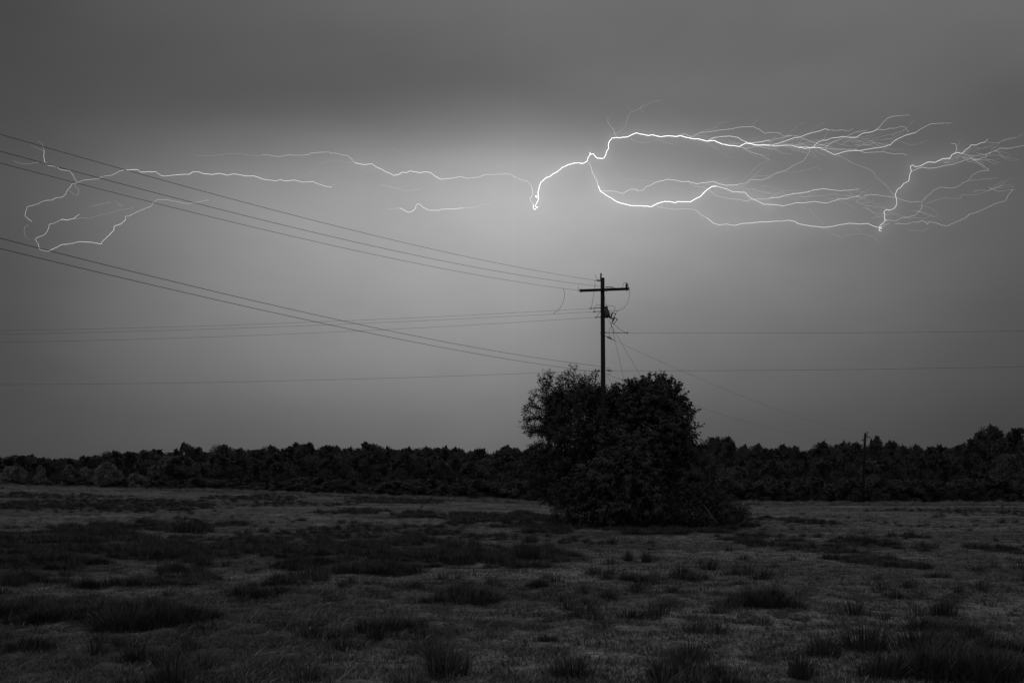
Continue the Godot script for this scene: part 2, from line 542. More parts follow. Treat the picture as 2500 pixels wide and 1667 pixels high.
func make_clumps() -> void:
	var kinds: Array = []
	for i in 3:
		var v := PackedVector3Array()
		var c := PackedColorArray()
		for k in 260:
			var a := rng.randf() * TAU
			var r := sqrt(rng.randf()) * 0.2
			var dir := Vector3(cos(a), 0, sin(a) * 0.6)
			blade(v, c, Vector3(cos(a) * r, -0.03, sin(a) * r * 0.6), dir, rng.randf_range(0.1, 0.4) * (1.15 - r * 2.0), rng.randf_range(0.005, 0.011), rng.randf_range(0.02, 0.2), rng.randf_range(0.035, 0.09))
		kinds.append(arrays(v, c))
	var seeds := 0
	for q in [[1398, 1655, 60, 1.0, "dark weed clump at the bottom edge, nearly below the utility pole"],
		[1610, 1660, 55, 0.8, "low dark weed clump at the bottom edge, lower right of the bush"],
		[1742, 1655, 40, 1.0, "small dark weed clump at the bottom edge, beside the taller narrow one"],
		[1956, 1660, 36, 1.5, "tall narrow dark weed clump at the bottom edge, right of centre"],
		[2010, 1610, 52, 1.2, "dark blocky weed clump standing above the tall narrow one"],
		[2112, 1590, 70, 1.1, "wide dark weed clump in the lower right, right of the blocky one"],
		[2242, 1588, 74, 0.8, "flat dark weed clump just left of the dark lower right corner"],
		[2150, 1660, 60, 1.2, "dark weed clump touching the bottom edge below the wide one"],
		[1090, 1650, 75, 0.9, "ragged dark weed clump at the bottom edge, left of centre"],
		[2365, 1338, 18, 0.8, "tiny round dark weed clump alone on the right of the field"],
		[1338, 1570, 26, 0.6, "small lone dark weed clump in the lower middle of the field"],
		[448, 1302, 70, 1.0, "rounded dark weed hummock alone in the left of the field"],
		[1092, 1362, 26, 1.3, "dark weed clump in the middle of the field, first of the upright row"],
		[1168, 1362, 28, 1.4, "dark upright weed clump, second of the row left of the bush"],
		[1284, 1368, 36, 1.5, "broad dark upright weed clump, third of the row below the bush"],
		[1534, 1372, 14, 1.8, "thin dark weed spike standing in pale stubble below the bush"],
		[1578, 1375, 16, 1.8, "forked dark weed spike right of the thin one below the bush"],
		[960, 1335, 14, 1.4, "narrow dark weed tuft at the upper edge of the middle weed band"]]:
		var at := ground_hit(q[0], q[1])
		var d := -at.z
		var t := thing("weed_clump", q[4], "weeds", at, "dark weed clumps scattered over the field")
		var half: float = q[2] / LENS * d
		var pieces := clampi(int(half / 0.16), 1, 8)
		var o := put("blades", kinds[seeds % 3], M.straw, t)
		o.set_meta("kind", "stuff")
		o.scale = Vector3(half / 0.24, q[3] * clampf(half / 0.24, 0.7, 2.2) * 0.9, clampf(half / 0.24, 0.8, 2.0))
		o.rotation.y = seeds * 1.3 if pieces < 2 else 0.3 * sin(seeds)
		seeds += 1

# ---------------------------------------------------------------- foliage
func leaf(v: PackedVector3Array, c: PackedColorArray, at: Vector3, dir: Vector3, up: Vector3, ln: float, w: float, tone: float) -> void:
	var side := dir.cross(up).normalized() * w * 0.5
	var n := side.cross(dir).normalized()
	var mid := at + dir * ln * 0.45 - n * w * 0.12
	var tip := at + dir * ln
	var col := Color(tone, tone, tone)
	for p in [at, mid + side, tip, at, tip, mid - side]:
		v.append(p); c.append(col)

func rand_dir() -> Vector3:
	var z := rng.randf_range(-1, 1)
	var a := rng.randf() * TAU
	var r := sqrt(1 - z * z)
	return Vector3(r * cos(a), z, r * sin(a))

# a leafy shoot: leaves alternate along a stem that curves
func shoot(v: PackedVector3Array, c: PackedColorArray, twigs: SurfaceTool, at: Vector3, dir: Vector3, length: float, n: int, ln: float, w: float, droop: float, tone: float) -> void:
	var p := at
	var d := dir
	var step := length / n
	var pts: Array = [p]
	for i in n:
		d = (d + Vector3.DOWN * droop * 0.5 / n + rand_dir() * 0.10).normalized()
		p += d * step
		pts.append(p)
		var a := i * 2.4 + rng.randf()
		var u := d.cross(Vector3(0.3, 0.2, 0.9)).normalized()
		var side := u.rotated(d, a)
		var ld := (side + d * 0.6 + Vector3.DOWN * droop).normalized()
		leaf(v, c, p, ld, (d + rand_dir() * 0.5).normalized(), ln * rng.randf_range(0.65, 1.2) * (1.0 - 0.35 * i / n), w * rng.randf_range(0.7, 1.2), tone * rng.randf_range(0.75, 1.3))
	if twigs: rings(twigs, [at, pts[n / 2], p], [0.007, 0.005, 0.002], 3, false)

# a crown as a union of lobes; shoots point outward from each
func crown(at: Vector3, lobes: Array, count: int, length: float, n: int, ln: float, w: float, droop: float, upward: float, inner := 0.35, spikes: Array = [], sprays: Array = []) -> Array:
	var v := PackedVector3Array()
	var c := PackedColorArray()
	var twigs := new_st()
	var total := 0.0
	for l in lobes: total += l[1].x * l[1].y + l[1].y * l[1].z
	for l in lobes:
		var here := int(count * (l[1].x * l[1].y + l[1].y * l[1].z) / total)
		for i in here:
			var q := rand_dir()
			var r := lerpf(inner, 1.0, pow(rng.randf(), 0.55))
			var p: Vector3 = l[0] - at + q * l[1] * r
			p += q * l[1] * r * 0.6 * fine.get_noise_3d(p.x * 11.0 + 3.0, p.y * 11.0, p.z * 11.0)
			if fine.get_noise_3d(p.x * 9.0, p.y * 9.0, p.z * 9.0) < -0.28 and r > 0.6: continue
			if p.y < 0.05: continue
			var d := (q * 0.9 + Vector3.UP * upward + rand_dir() * 0.55).normalized()
			shoot(v, c, twigs if i % 3 == 0 else null, p - d * length * 0.6, d, length * rng.randf_range(0.6, 1.2), n, ln, w, droop, rng.randf_range(0.7, 1.3))
	for s in spikes:
		var top: Vector3 = s - at + Vector3.UP * 0.1
		var lean := Vector3(rng.randf_range(-0.15, 0.15), 1, rng.randf_range(-0.15, 0.15)).normalized()
		shoot(v, c, twigs, top - lean * 0.9, lean, 0.9, 20, ln, w, droop, 1.0)
		for k in 15:
			var a := k * 2.4 + rng.randf()
			var d := Vector3(cos(a), rng.randf_range(0.3, 0.9), sin(a)).normalized()
			shoot(v, c, twigs, top - lean * (0.12 + 1.15 * k / 15.0), d, rng.randf_range(0.22, 0.4) * (0.7 + 0.5 * k / 15.0), 7, ln, w, droop, rng.randf_range(0.8, 1.2))
	for s in sprays:
		var tip: Vector3 = s[0] - at
		var d: Vector3 = s[1].normalized()
		for k in 7:
			var e := (d + rand_dir() * (0.0 if k == 0 else 0.35)).normalized()
			shoot(v, c, twigs, tip - d * (1.15 - 0.07 * k), e, 1.1 if k == 0 else 0.75, 22, ln, w, droop, 1.0)
	twigs.generate_normals()
	return [arrays(v, c), twigs.commit()]

func limbs(base: Vector3, tips: Array, r0: float) -> ArrayMesh:
	var st := new_st()
	for t in tips:
		var m: Vector3 = base.lerp(t, 0.45) + rand_dir() * 0.25
		m.y = lerpf(base.y, t.y, 0.5)
		rings(st, curve([base + rand_dir() * r0 * 0.5, m, t], 4), [r0, r0 * 0.9, r0 * 0.8, r0 * 0.7, r0 * 0.6, r0 * 0.5, r0 * 0.4, r0 * 0.3, r0 * 0.15], 6)
	st.generate_normals()
	return st.commit()

func lobe(px: float, py: float, rx: float, ry: float, d: float, depth := 1.0) -> Array:
	var s := d / LENS
	return [spot(px, py, d), Vector3(rx * s, ry * s, (rx + ry) * 0.5 * s * depth)]

func grow(called: String, label: String, category: String, foot_px: float, d: float, lobes: Array, spec: Array, m: Material, spikes: Array = [], sprays: Array = []) -> void:
	var x := (foot_px - 1250.0) / LENS * d
	var base := Vector3(x, ground_y(x, -d), -d)
	var t := thing(called, label, category, base)
	var tips: Array = []
	for l in lobes: tips.append(l[0] - base)
	put("trunk", limbs(Vector3(0, -0.1, 0), tips, spec[8]), M.bark, t)
	var made := crown(base, lobes, spec[0], spec[1], spec[2], spec[3], spec[4], spec[5], spec[6], spec[7], spikes, sprays)
	var f := put("foliage", made[0], m, t)
	f.set_meta("kind", "stuff")
	var tw := put("twigs", made[1], M.bark, t)
	tw.set_meta("kind", "stuff")

func make_bush() -> void:
	# spec: shoots, shoot length, leaves, leaf length, leaf width, droop, upward, inner, limb radius
	grow("willow_leaved_tree", "bushy tree with narrow leaves and spiky top left of the utility pole", "tree", 1405, 45.2,
		[lobe(1400, 1040, 92, 100, 45.2), lobe(1352, 1020, 46, 60, 45.0), lobe(1425, 970, 52, 50, 45.4), lobe(1350, 962, 28, 30, 45.0), lobe(1322, 1112, 40, 34, 45.2), lobe(1320, 1052, 24, 18, 45.0), lobe(1340, 1160, 60, 40, 45.0), lobe(1400, 1150, 100, 70, 45.2), lobe(1470, 1080, 70, 90, 45.6), lobe(1496, 985, 40, 46, 45.4), lobe(1340, 1190, 50, 40, 44.8), lobe(1448, 962, 34, 36, 45.3), lobe(1474, 985, 34, 44, 45.2), lobe(1370, 975, 44, 34, 45.2)],
		[4300, 0.6, 13, 0.21, 0.06, 0.45, 0.55, 0.25, 0.06], M.leaf_lance,
		[spot(1334, 905, 45.2), spot(1344, 912, 45.2), spot(1362, 920, 45.2), spot(1384, 908, 45.3), spot(1401, 894, 45.3), spot(1418, 915, 45.4), spot(1300, 955, 45.0), spot(1322, 918, 45.1), spot(1452, 908, 45.6), spot(1284, 995, 45.0), spot(1436, 918, 45.5), spot(1426, 925, 45.4), spot(1372, 918, 45.3), spot(1290, 1020, 45.0)],
		[[spot(1284, 975, 44.9), Vector3(-0.9, 0.55, 0.1)], [spot(1280, 1005, 44.8), Vector3(-1, 0.35, 0.2)], [spot(1276, 1046, 45.0), Vector3(-1, 0.2, 0)], [spot(1282, 1082, 45.2), Vector3(-1, 0.1, -0.1)], [spot(1272, 1118, 45.1), Vector3(-1, -0.25, 0.1)], [spot(1284, 1140, 45.0), Vector3(-0.9, -0.4, 0.2)]])
	grow("broad_leaved_tree", "dense tree with broad drooping leaves and domed top right of the utility pole", "tree", 1590, 44.6,
		[lobe(1600, 1045, 90, 105, 44.6), lobe(1590, 975, 62, 52, 44.6), lobe(1540, 985, 40, 50, 44.4), lobe(1642, 1020, 38, 62, 44.7), lobe(1668, 1080, 36, 66, 44.7), lobe(1580, 1150, 110, 90, 44.6), lobe(1520, 1060, 60, 80, 44.9), lobe(1632, 955, 30, 36, 44.6), lobe(1580, 944, 24, 26, 44.6), lobe(1616, 944, 25, 28, 44.6), lobe(1546, 948, 24, 26, 44.4), lobe(1508, 985, 24, 28, 44.8)],
		[3200, 0.5, 10, 0.24, 0.12, 0.85, 0.5, 0.25, 0.07], M.leaf_broad,
		[spot(1542, 924, 44.4), spot(1530, 935, 44.4), spot(1580, 916, 44.6), spot(1612, 912, 44.6), spot(1618, 918, 44.6), spot(1656, 938, 44.7), spot(1678, 985, 44.7), spot(1668, 962, 44.7), spot(1506, 935, 44.8), spot(1560, 930, 44.5), spot(1632, 925, 44.7)])
	grow("drooping_shrub", "paler drooping leafy shrub low in front of the pole between both trees", "shrub", 1530, 42.4,
		[lobe(1530, 1150, 80, 75, 42.4), lobe(1565, 1085, 46, 46, 42.6), lobe(1460, 1170, 70, 60, 42.6), lobe(1560, 1220, 85, 40, 42.2), lobe(1480, 1235, 90, 35, 42.4), lobe(1500, 1080, 50, 50, 42.9)],
		[1400, 0.55, 9, 0.27, 0.085, 0.95, 0.15, 0.4, 0.04], M.leaf_shrub)
	grow("low_bush", "low rounded dark bush at the right foot of the broad leaved tree", "shrub", 1700, 43.6,
		[lobe(1690, 1190, 70, 70, 43.6), lobe(1745, 1225, 55, 50, 43.6), lobe(1640, 1230, 70, 45, 43.4), lobe(1720, 1140, 44, 46, 44.0), lobe(1795, 1250, 40, 26, 43.6)],
		[2600, 0.42, 9, 0.13, 0.055, 0.5, 0.35, 0.35, 0.035], M.leaf_bush)
	grow("thin_sapling", "thin leafy sapling poking out behind the right side of the broad leaved tree", "tree", 1722, 46.0,
		[lobe(1722, 1088, 22, 16, 46.0), lobe(1712, 1120, 32, 30, 46.0)],
		[160, 0.4, 9, 0.16, 0.06, 0.6, 0.4, 0.3, 0.03], M.leaf_broad)
	grow("foot_brush", "dark low brush hiding the stems along the foot of the whole bush", "shrub", 1410, 43.8,
		[lobe(1415, 1225, 70, 45, 43.8), lobe(1370, 1205, 46, 40, 44.2), lobe(1440, 1255, 90, 28, 43.6), lobe(1530, 1262, 70, 24, 43.2), lobe(1620, 1262, 70, 26, 43.2), lobe(1710, 1262, 70, 26, 43.3), lobe(1795, 1268, 50, 20, 43.3)],
		[3000, 0.4, 9, 0.12, 0.05, 0.4, 0.4, 0.35, 0.03], M.leaf_bush)

# ---------------------------------------------------------------- far trees
var crowns: Array = []
var trunks: Array = []

func far_crown(kind: int) -> ArrayMesh:
	# unit crown: about 1 tall and 1 wide, its base at y = 0
	var v := PackedVector3Array()
	var c := PackedColorArray()
	var lobes: Array = []
	var n := 13 if kind != 1 else 10
	for i in n:
		var a := i * 2.4 + rng.randf() * 0.8
		var t := (i + 0.5) / n
		var y := 0.12 + 0.74 * t
		var wide: float
		if kind == 0: wide = 0.34 * sqrt(maxf(0.05, 1.0 - pow(absf(y - 0.42) / 0.6, 2.2)))
		elif kind == 1: wide = 0.30 * (1.05 - y)
		else: wide = 0.26 * sqrt(maxf(0.05, 1.0 - pow(absf(y - 0.5) / 0.55, 3.0)))
		var r := rng.randf_range(0.13, 0.22) * (1.0 if kind != 1 else 1.15 - 0.7 * y)
		lobes.append([Vector3(cos(a) * wide, y, sin(a) * wide), r])
	lobes.append([Vector3(rng.randf_range(-0.08, 0.08), 0.86, 0), 0.13 if kind != 1 else 0.07])
	for i in 9:
		var a := i * 2.4 + rng.randf()
		var top: Array = lobes[n - 1 - i % 5]
		lobes.append([top[0] + Vector3(cos(a), rng.randf_range(0.3, 1.0), sin(a)) * top[1] * 0.8, rng.randf_range(0.035, 0.075)])
	for l in lobes:
		var k := int(2600.0 * l[1] * l[1] * 8.5)
		for i in k:
			var q := rand_dir()
			if q.y < -0.4 and rng.randf() < 0.6: q.y = -q.y
			var p: Vector3 = l[0] + q * l[1] * rng.randf_range(0.72, 1.08)
			var s := rng.randf_range(0.008, 0.02)
			var d := (q * 0.5 + rand_dir()).normalized()
			leaf(v, c, p, d, (q + rand_dir() * 0.6).normalized(), s * 1.5, s * 1.2, rng.randf_range(0.85, 1.15))
	# dark inner leaf mass so that the sky does not show through the middle
	for i in 900:
		var l: Array = lobes[rng.randi() % lobes.size()]
		var p: Vector3 = l[0] + rand_dir() * l[1] * rng.randf_range(0.0, 0.7)
		leaf(v, c, p, rand_dir(), rand_dir(), 0.12, 0.09, 0.8)
	return arrays(v, c)

func far_trunk() -> ArrayMesh:
	return tube_mesh([Vector3(0, -0.3, 0), Vector3(0.02, 0.1, 0), Vector3(0, 0.35, 0.01), Vector3(0.01, 0.7, 0)], 0.028, 0.008, 5)

func far_tree(called: String, label: String, group: String, px: float, top: float, d: float, wide: float, kind: int, m: Material, proto: Dictionary) -> void:
	var x := (px - 1250.0) / LENS * d
	var g := ground_y(x, -d)
	var h := EYE + (LEVEL - top) / LENS * d - g
	var key := "%d %s" % [kind, m.get_instance_id()]
	var t: Node3D
	if proto.has(key):
		t = proto[key].duplicate()
		t.name = numbered(called)
		add_child(t)
	else:
		t = thing(called, label, "tree")
		put("trunk", trunks[0], M.bark, t)
		var cr := put("crown", crowns[kind], m, t)
		cr.set_meta("kind", "stuff")
		proto[key] = t
	if t.has_meta("group"): t.remove_meta("group")
	tag(t, label, "tree", group)
	t.position = Vector3(x, g - 0.2, -d)
	t.rotation.y = rng.randf() * TAU
	t.scale = Vector3(wide / LENS * d, h + 0.2, wide / LENS * d)

func skyline(px: float) -> float:
	var xs := [-200.0, 0.0, 160.0, 230.0, 330.0, 460.0, 560.0, 760.0, 900.0, 1040.0, 1200.0, 1350.0, 1700.0, 1800.0, 1950.0, 2100.0, 2200.0, 2300.0, 2350.0, 2420.0, 2500.0, 2700.0]
	var ys := [1116.0, 1114.0, 1117.0, 1108.0, 1104.0, 1098.0, 1096.0, 1091.0, 1092.0, 1094.0, 1097.0, 1096.0, 1090.0, 1092.0, 1090.0, 1085.0, 1090.0, 1089.0, 1095.0, 1075.0, 1080.0, 1082.0]
	var c := cell(xs, px)
	return lerpf(ys[c[0]], ys[c[0] + 1], c[1])

func ordinal(n: int) -> String:
	var ones := ["first", "second", "third", "fourth", "fifth", "sixth", "seventh", "eighth", "ninth", "tenth", "eleventh", "twelfth", "thirteenth", "fourteenth", "fifteenth", "sixteenth", "seventeenth", "eighteenth", "nineteenth"]
	if n < 19: return ones[n]
	var m := n + 1
	if m % 10 == 0: return ["twentieth", "thirtieth", "fortieth", "fiftieth"][m / 10 - 2]
	return "%s-%s" % [["twenty", "thirty", "forty", "fifty"][m / 10 - 2], ones[m % 10 - 1]]

func make_wood() -> void:
	for k in [0, 0, 0, 2, 2, 1, 1, 0]: crowns.append(far_crown(k))
	trunks.append(far_trunk())
	var proto := {}
	# trees that stand out one by one
	far_tree("tall_tree", "tall square-topped tree rising above the treeline left of centre", "", 456, 1087, 205, 74, 3, M.crown_dark, proto)
	far_tree("leafy_tree", "broad tree with pale left flank beside the tall square-topped tree", "", 420, 1112, 185, 130, 0, M.crown_mid, proto)
	far_tree("round_tree", "large rounded tree rising highest at the right edge", "", 2432, 1045, 165, 132, 1, M.crown_dark, proto)
	far_tree("round_tree", "rounded tree crown standing clear just right of the big bush", "", 1763, 1066, 150, 92, 0, M.crown_dark, proto)
	far_tree("domed_tree", "wide smooth domed tree directly behind the far utility pole", "", 2142, 1072, 190, 100, 7, M.crown_dark, proto)
	far_tree("pointed_tree", "small pointed tree just left of the large right edge tree", "", 2368, 1072, 170, 44, 5, M.crown_dark, proto)
	far_tree("pale_tree", "pale rounded tree in front of the wood at the left edge", "", 30, 1138, 190, 66, 0, M.crown_pale, proto)
	far_tree("pale_tree", "pale pointed tree, second from the left edge before the wood", "", 98, 1133, 185, 48, 5, M.crown_pale, proto)
	far_tree("pale_tree", "pale pointed tree, third from the left edge before the wood", "", 168, 1134, 185, 58, 6, M.crown_pale, proto)
	far_tree("pale_tree", "small pale bushy tree between the third and largest pale trees", "", 214, 1143, 185, 46, 3, M.crown_pale, proto)
	far_tree("pale_tree", "largest pale tree of the group at far left", "", 268, 1130, 180, 68, 0, M.crown_pale, proto)
	far_tree("pale_tree", "low pale tree at the right end of the far left group", "", 334, 1156, 175, 54, 1, M.crown_pale, proto)
	far_tree("pale_tree", "grey rounded tree top breaking the skyline right of the tall tree", "", 545, 1090, 200, 90, 2, M.crown_mid, proto)
	far_tree("pale_tree", "soft grey tree leaning out of the wood near the right edge", "", 2470, 1108, 150, 100, 0, M.crown_mid, proto)
	far_tree("pale_tree", "grey bushy tree low in the wood behind the low bush", "", 1790, 1140, 140, 90, 1, M.crown_mid, proto)
	# front row and skyline row, counted outward from the bush on each side
	for side in [-1.0, 1.0]:
		var way := "leftward" if side < 0.0 else "rightward"
		var n := 0
		var px := 1325.0 if side < 0.0 else 1645.0
		while px > -130.0 and px < 2640.0:
			var d := rng.randf_range(158.0, 178.0) if px > 700.0 else rng.randf_range(180.0, 205.0)
			var top := skyline(px) + rng.randf_range(14.0, 42.0)
			if px > 350.0 or px < -20.0:
				var wide := rng.randf_range(80.0, 124.0)
				var pale := rng.randf() < 0.25
				far_tree("edge_tree", "%s %s tree at the foot of the wood, %s %s from the big bush" % ["broad" if wide > 102.0 else "slim", "grey" if pale else "black", ordinal(n), way],
					"front row of the wood", px, top, d, wide, [0, 1, 2, 7, 3][rng.randi() % 5], M.crown_mid if pale else M.crown_dark, proto)
				n += 1
			px += side * rng.randf_range(48.0, 68.0)
		n = 0
		px = 1325.0 if side < 0.0 else 1640.0
		while px > -130.0 and px < 2640.0:
			var wide := rng.randf_range(70.0, 118.0)
			var lift := rng.randf_range(-6.0, 7.0)
			far_tree("skyline_tree", "%s dark tree making the skyline, %s %s from the big bush" % ["high" if lift < 0.0 else "low", ordinal(n), way],
				"skyline trees of the wood", px, skyline(px) + lift, rng.randf_range(205.0, 240.0), wide, [0, 1, 2, 3, 0, 1, 7][rng.randi() % 7], M.crown_dark, proto)
			n += 1
			px += side * rng.randf_range(28.0, 46.0)
	# undergrowth and the depth of the wood behind
	for set in [["undergrowth", 260, 124.0, 150.0, 1165.0, 1195.0, 60.0, 120.0, 1, "dark tangled undergrowth along the foot of the wood"], ["deep_wood", 190, 235.0, 330.0, 4.0, 22.0, 60.0, 100.0, 0, "mass of dark trees deep inside the wood"]]:
		var mm := MultiMesh.new()
		mm.transform_format = MultiMesh.TRANSFORM_3D
		mm.mesh = crowns[set[8]]
		mm.instance_count = set[1]
		for i in set[1]:
			var q := rng.randf_range(-200.0, 2700.0)
			var d: float = rng.randf_range(set[2], set[3])
			if set[0] == "undergrowth": d += 48.0 * (1.0 - smoothstep(250.0, 900.0, q))
			var x := (q - 1250.0) / LENS * d
			var g := ground_y(x, -d)
			var top: float = skyline(q) + rng.randf_range(set[4], set[5]) if set[0] == "deep_wood" else rng.randf_range(set[4], set[5])
			var h := maxf(1.2, EYE + (LEVEL - top) / LENS * d - g)
			var w: float = rng.randf_range(set[6], set[7]) / LENS * d
			mm.set_instance_transform(i, Transform3D(Basis(Vector3.UP, rng.randf() * TAU).scaled(Vector3(w, h + 0.4, w)), Vector3(x, g - 0.4, -d)))
		var o := MultiMeshInstance3D.new()
		o.multimesh = mm
		o.material_override = M.crown_dark
		o.name = set[0]
		add_child(o)
		tag(o, set[9], "trees", "", "stuff")

# ---------------------------------------------------------------- utility pole
const BELL := [[0.0, 0.012], [0.02, 0.03], [0.05, 0.05], [0.06, 0.03], [0.09, 0.03], [0.10, 0.055], [0.12, 0.05], [0.13, 0.028], [0.17, 0.028], [0.18, 0.05], [0.20, 0.045], [0.22, 0.02], [0.26, 0.014]]

func z5(x: float, y: float, d := 44.0) -> Vector3:
	return spot(1380.0 + x / 12.06, 650.0 + y / 12.06, d)

func z3(x: float, y: float, d := 44.0) -> Vector3:
	return spot(1440.0 + x / 11.2, 700.0 + y / 11.2, d)

func bar(called: String, root: Node3D, pts: Array, r: float, m: Material, smooth := true, sides := 6) -> MeshInstance3D:
	var local: Array = []
	for p in pts: local.append(p - root.position)
	return put(called, tube_mesh(curve(local, 6) if smooth and pts.size() > 2 else local, r, r, sides), m, root)

func bell(called: String, root: Node3D, from: Vector3, to: Vector3, fat := 1.0) -> MeshInstance3D:
	var axis := (to - from)
	var ln := axis.length()
	var prof: Array = []
	for b in BELL: prof.append([b[0] / 0.26 * ln, b[1] * fat])
	return put(called, lathe_mesh(from - root.position, axis / ln, prof, 10), M.porcelain, root)

func make_pole() -> void:
	var base := spot(1474.0, 1285.0, 44.0)
	base.y = ground_y(base.x, base.z)
	var t := thing("utility_pole", "tall wooden utility pole with one crossarm standing in the big bush", "utility pole", base)
	var shaft: Array = []
	var radii: Array = []
	for i in 12:
		var f := i / 11.0
		var p := spot(lerpf(1474.0, 1471.2, pow(f, 1.5)), lerpf(1285.0, 678.5, f), 44.0)
		shaft.append(p - base + Vector3.DOWN * (0.3 if i == 0 else 0.0))
		radii.append(lerpf(0.135, 0.098, f) * (1.0 + 0.015 * sin(i * 2.3)))
	var st := new_st()
	rings(st, shaft, radii, 18)
	st.generate_normals()
	put("shaft", st.commit(), M.wood, t)
	# crossarm, bolted to the near face of the pole
	var l := z5(430, 717, 44.12)
	var r := z5(1880, 663, 43.62)
	var x := (r - l)
	var bas := Basis(x.normalized(), x.normalized().cross(Vector3.BACK).normalized() * -1.0, Vector3.ZERO)
	bas.y = Vector3.BACK.cross(x.normalized()).normalized()
	bas.z = bas.x.cross(bas.y)
	var arm := put("crossarm", box_mesh(Transform3D(bas, (l + r) * 0.5 - base), Vector3(x.length(), 0.118, 0.092)), M.wood, t)
	put("end_plate", box_mesh(Transform3D(bas, l + x.normalized() * 0.06 - base), Vector3(0.07, 0.136, 0.11)), M.steel, t)
	put("end_plate", box_mesh(Transform3D(bas, l + x.normalized() * 0.19 - base), Vector3(0.04, 0.13, 0.104)), M.steel, t)
	put("arm_bolt", tube_mesh([z5(1215, 640, 43.72) - base, z5(1215, 745, 43.72) - base], 0.035, 0.03, 6), M.steel, t)
	put("arm_bolt", tube_mesh([z5(1815, 690, 43.64) - base, z5(1815, 745, 43.64) - base], 0.018, 0.018, 6), M.steel, t)
	# pole-top pin insulator on its bracket
	bar("top_bracket", t, [z5(1060, 420, 43.95), z5(1050, 330, 43.95), z5(1056, 262, 43.95)], 0.042, M.steel)
	put("pin_insulator", lathe_mesh(z5(1056, 270, 43.95) - base, Vector3.UP, [[0.0, 0.04], [0.03, 0.055], [0.05, 0.03], [0.075, 0.028], [0.085, 0.05], [0.10, 0.045], [0.115, 0.02]], 10), M.porcelain, t)
	# insulator on the right end of the arm
	put("pin_insulator", lathe_mesh(z5(1812, 638, 43.64) - base, Vector3.UP, [[0.0, 0.03], [0.03, 0.04], [0.05, 0.062], [0.08, 0.05], [0.10, 0.066], [0.14, 0.066], [0.17, 0.058], [0.19, 0.03], [0.205, 0.028], [0.215, 0.048], [0.235, 0.045], [0.25, 0.02]], 10), M.porcelain, t)
	# strain insulators where wires end
	bell("strain_insulator", t, z5(1045, 420), z5(905, 416), 1.0)
	bell("strain_insulator", t, z5(432, 712, 44.12), z5(366, 706, 44.12), 0.55)
	bell("strain_insulator", t, z5(1430, 622, 43.7), z5(1175, 604, 43.8), 0.55)
	for q in [[1052, 1222, 715, 1245], [1060, 1326, 812, 1342], [1062, 1497, 880, 1507]]:
		bar("strain_rod", t, [z5(q[0], q[1]), z5(q[2] + 40, q[3] - 3)], 0.017, M.polymer)
		bell("strain_insulator", t, z5(q[2] + 62, q[3] - 4), z5(q[2], q[3]), 0.75)
		put("eye_bolt", tube_mesh([z5(q[0] + 20, q[1] - 1) - base, z5(q[0] - 42, q[1] + 3) - base], 0.034, 0.024, 7), M.steel, t)
	# right side: wire to the right at mid height, wire to the far pole
	bar("strain_rod", t, [z3(280, 1260), z3(440, 1254), z3(1060, 1264)], 0.014, M.polymer, false)
	bell("strain_insulator", t, z3(428, 1250), z3(476, 1252), 0.75)
	bell("strain_insulator", t, z3(745, 1257), z3(830, 1260), 0.5)
	bell("strain_insulator", t, z3(1000, 1262), z3(1052, 1264), 0.8)
	bar("tail", t, [z3(1012, 1240), z3(1056, 1208)], 0.006, M.cable)
	bar("strain_rod", t, [z3(420, 1338), z3(480, 1368), z3(690, 1475)], 0.014, M.polymer, false)
	bell("strain_insulator", t, z3(476, 1364), z3(600, 1428), 1.0)
	bar("clamp", t, [z3(588, 1415), z3(586, 1450)], 0.012, M.steel)
	# lower attachment
	for q in [[1466, 905, 1456, 904.5], [1480, 904, 1497, 905]]:
		bell("strain_insulator", t, spot(q[0], q[1], 44), spot(q[2], q[3], 44), 0.7)
	bar("cable_loop", t, [spot(1479, 900, 43.95), spot(1485, 898, 43.9), spot(1489, 903, 43.9), spot(1494, 905, 44)], 0.008, M.cable)
	bar("cable_loop", t, [spot(1480, 912, 43.95), spot(1488, 914, 43.9), spot(1490, 909, 43.9), spot(1484, 905, 43.95)], 0.008, M.cable)
	# bracket with the two fuse cutouts
	var bst := new_st()
	var low := z3(482, 838) - base
	var high := z3(452, 540) - base
	rings(bst, [high, high.lerp(low, 0.33), high.lerp(low, 0.45), high.lerp(low, 0.75), low], [0.075, 0.082, 0.115, 0.15, 0.145], 10)
	bst.generate_normals()
	put("equipment_box", bst.commit(), M.polymer, t)
	bar("mounting_bracket", t, [z3(540, 800), z3(580, 860), z3(640, 880)], 0.03, M.steel)
	put("ring", tube_mesh(curve([z3(540, 700) - base, z3(560, 690) - base, z3(578, 712) - base, z3(562, 738) - base, z3(540, 730) - base], 4), 0.007, 0.007, 5), M.steel, t)
	for q in [[[618, 702], [580, 850], [706, 740], [640, 868]], [[684, 832], [608, 985], [748, 886], [668, 1022]]]:
		var cut := put("fuse_cutout", lathe_mesh(z3(q[0][0], q[0][1], 43.9) - base, (z3(q[1][0], q[1][1], 43.9) - z3(q[0][0], q[0][1], 43.9)).normalized(), [[0.0, 0.018], [0.02, 0.034], [0.05, 0.03], [0.07, 0.042], [0.09, 0.03], [0.12, 0.044], [0.14, 0.032], [0.17, 0.042], [0.19, 0.03], [0.22, 0.042], [0.25, 0.026], [0.28, 0.018]], 8), M.porcelain, t)
		for s in [["contact_arm", [q[0], q[2]], 0.015, M.steel], ["contact_arm", [q[1], q[3]], 0.018, M.steel], ["fuse_tube", [q[2], q[3]], 0.016, M.polymer]]:
			var a: Vector3 = z3(s[1][0][0], s[1][0][1], 43.9) - base
			var b: Vector3 = z3(s[1][1][0], s[1][1][1], 43.9) - base
			put(s[0], tube_mesh([a, b], s[2], s[2], 6), s[3], cut)
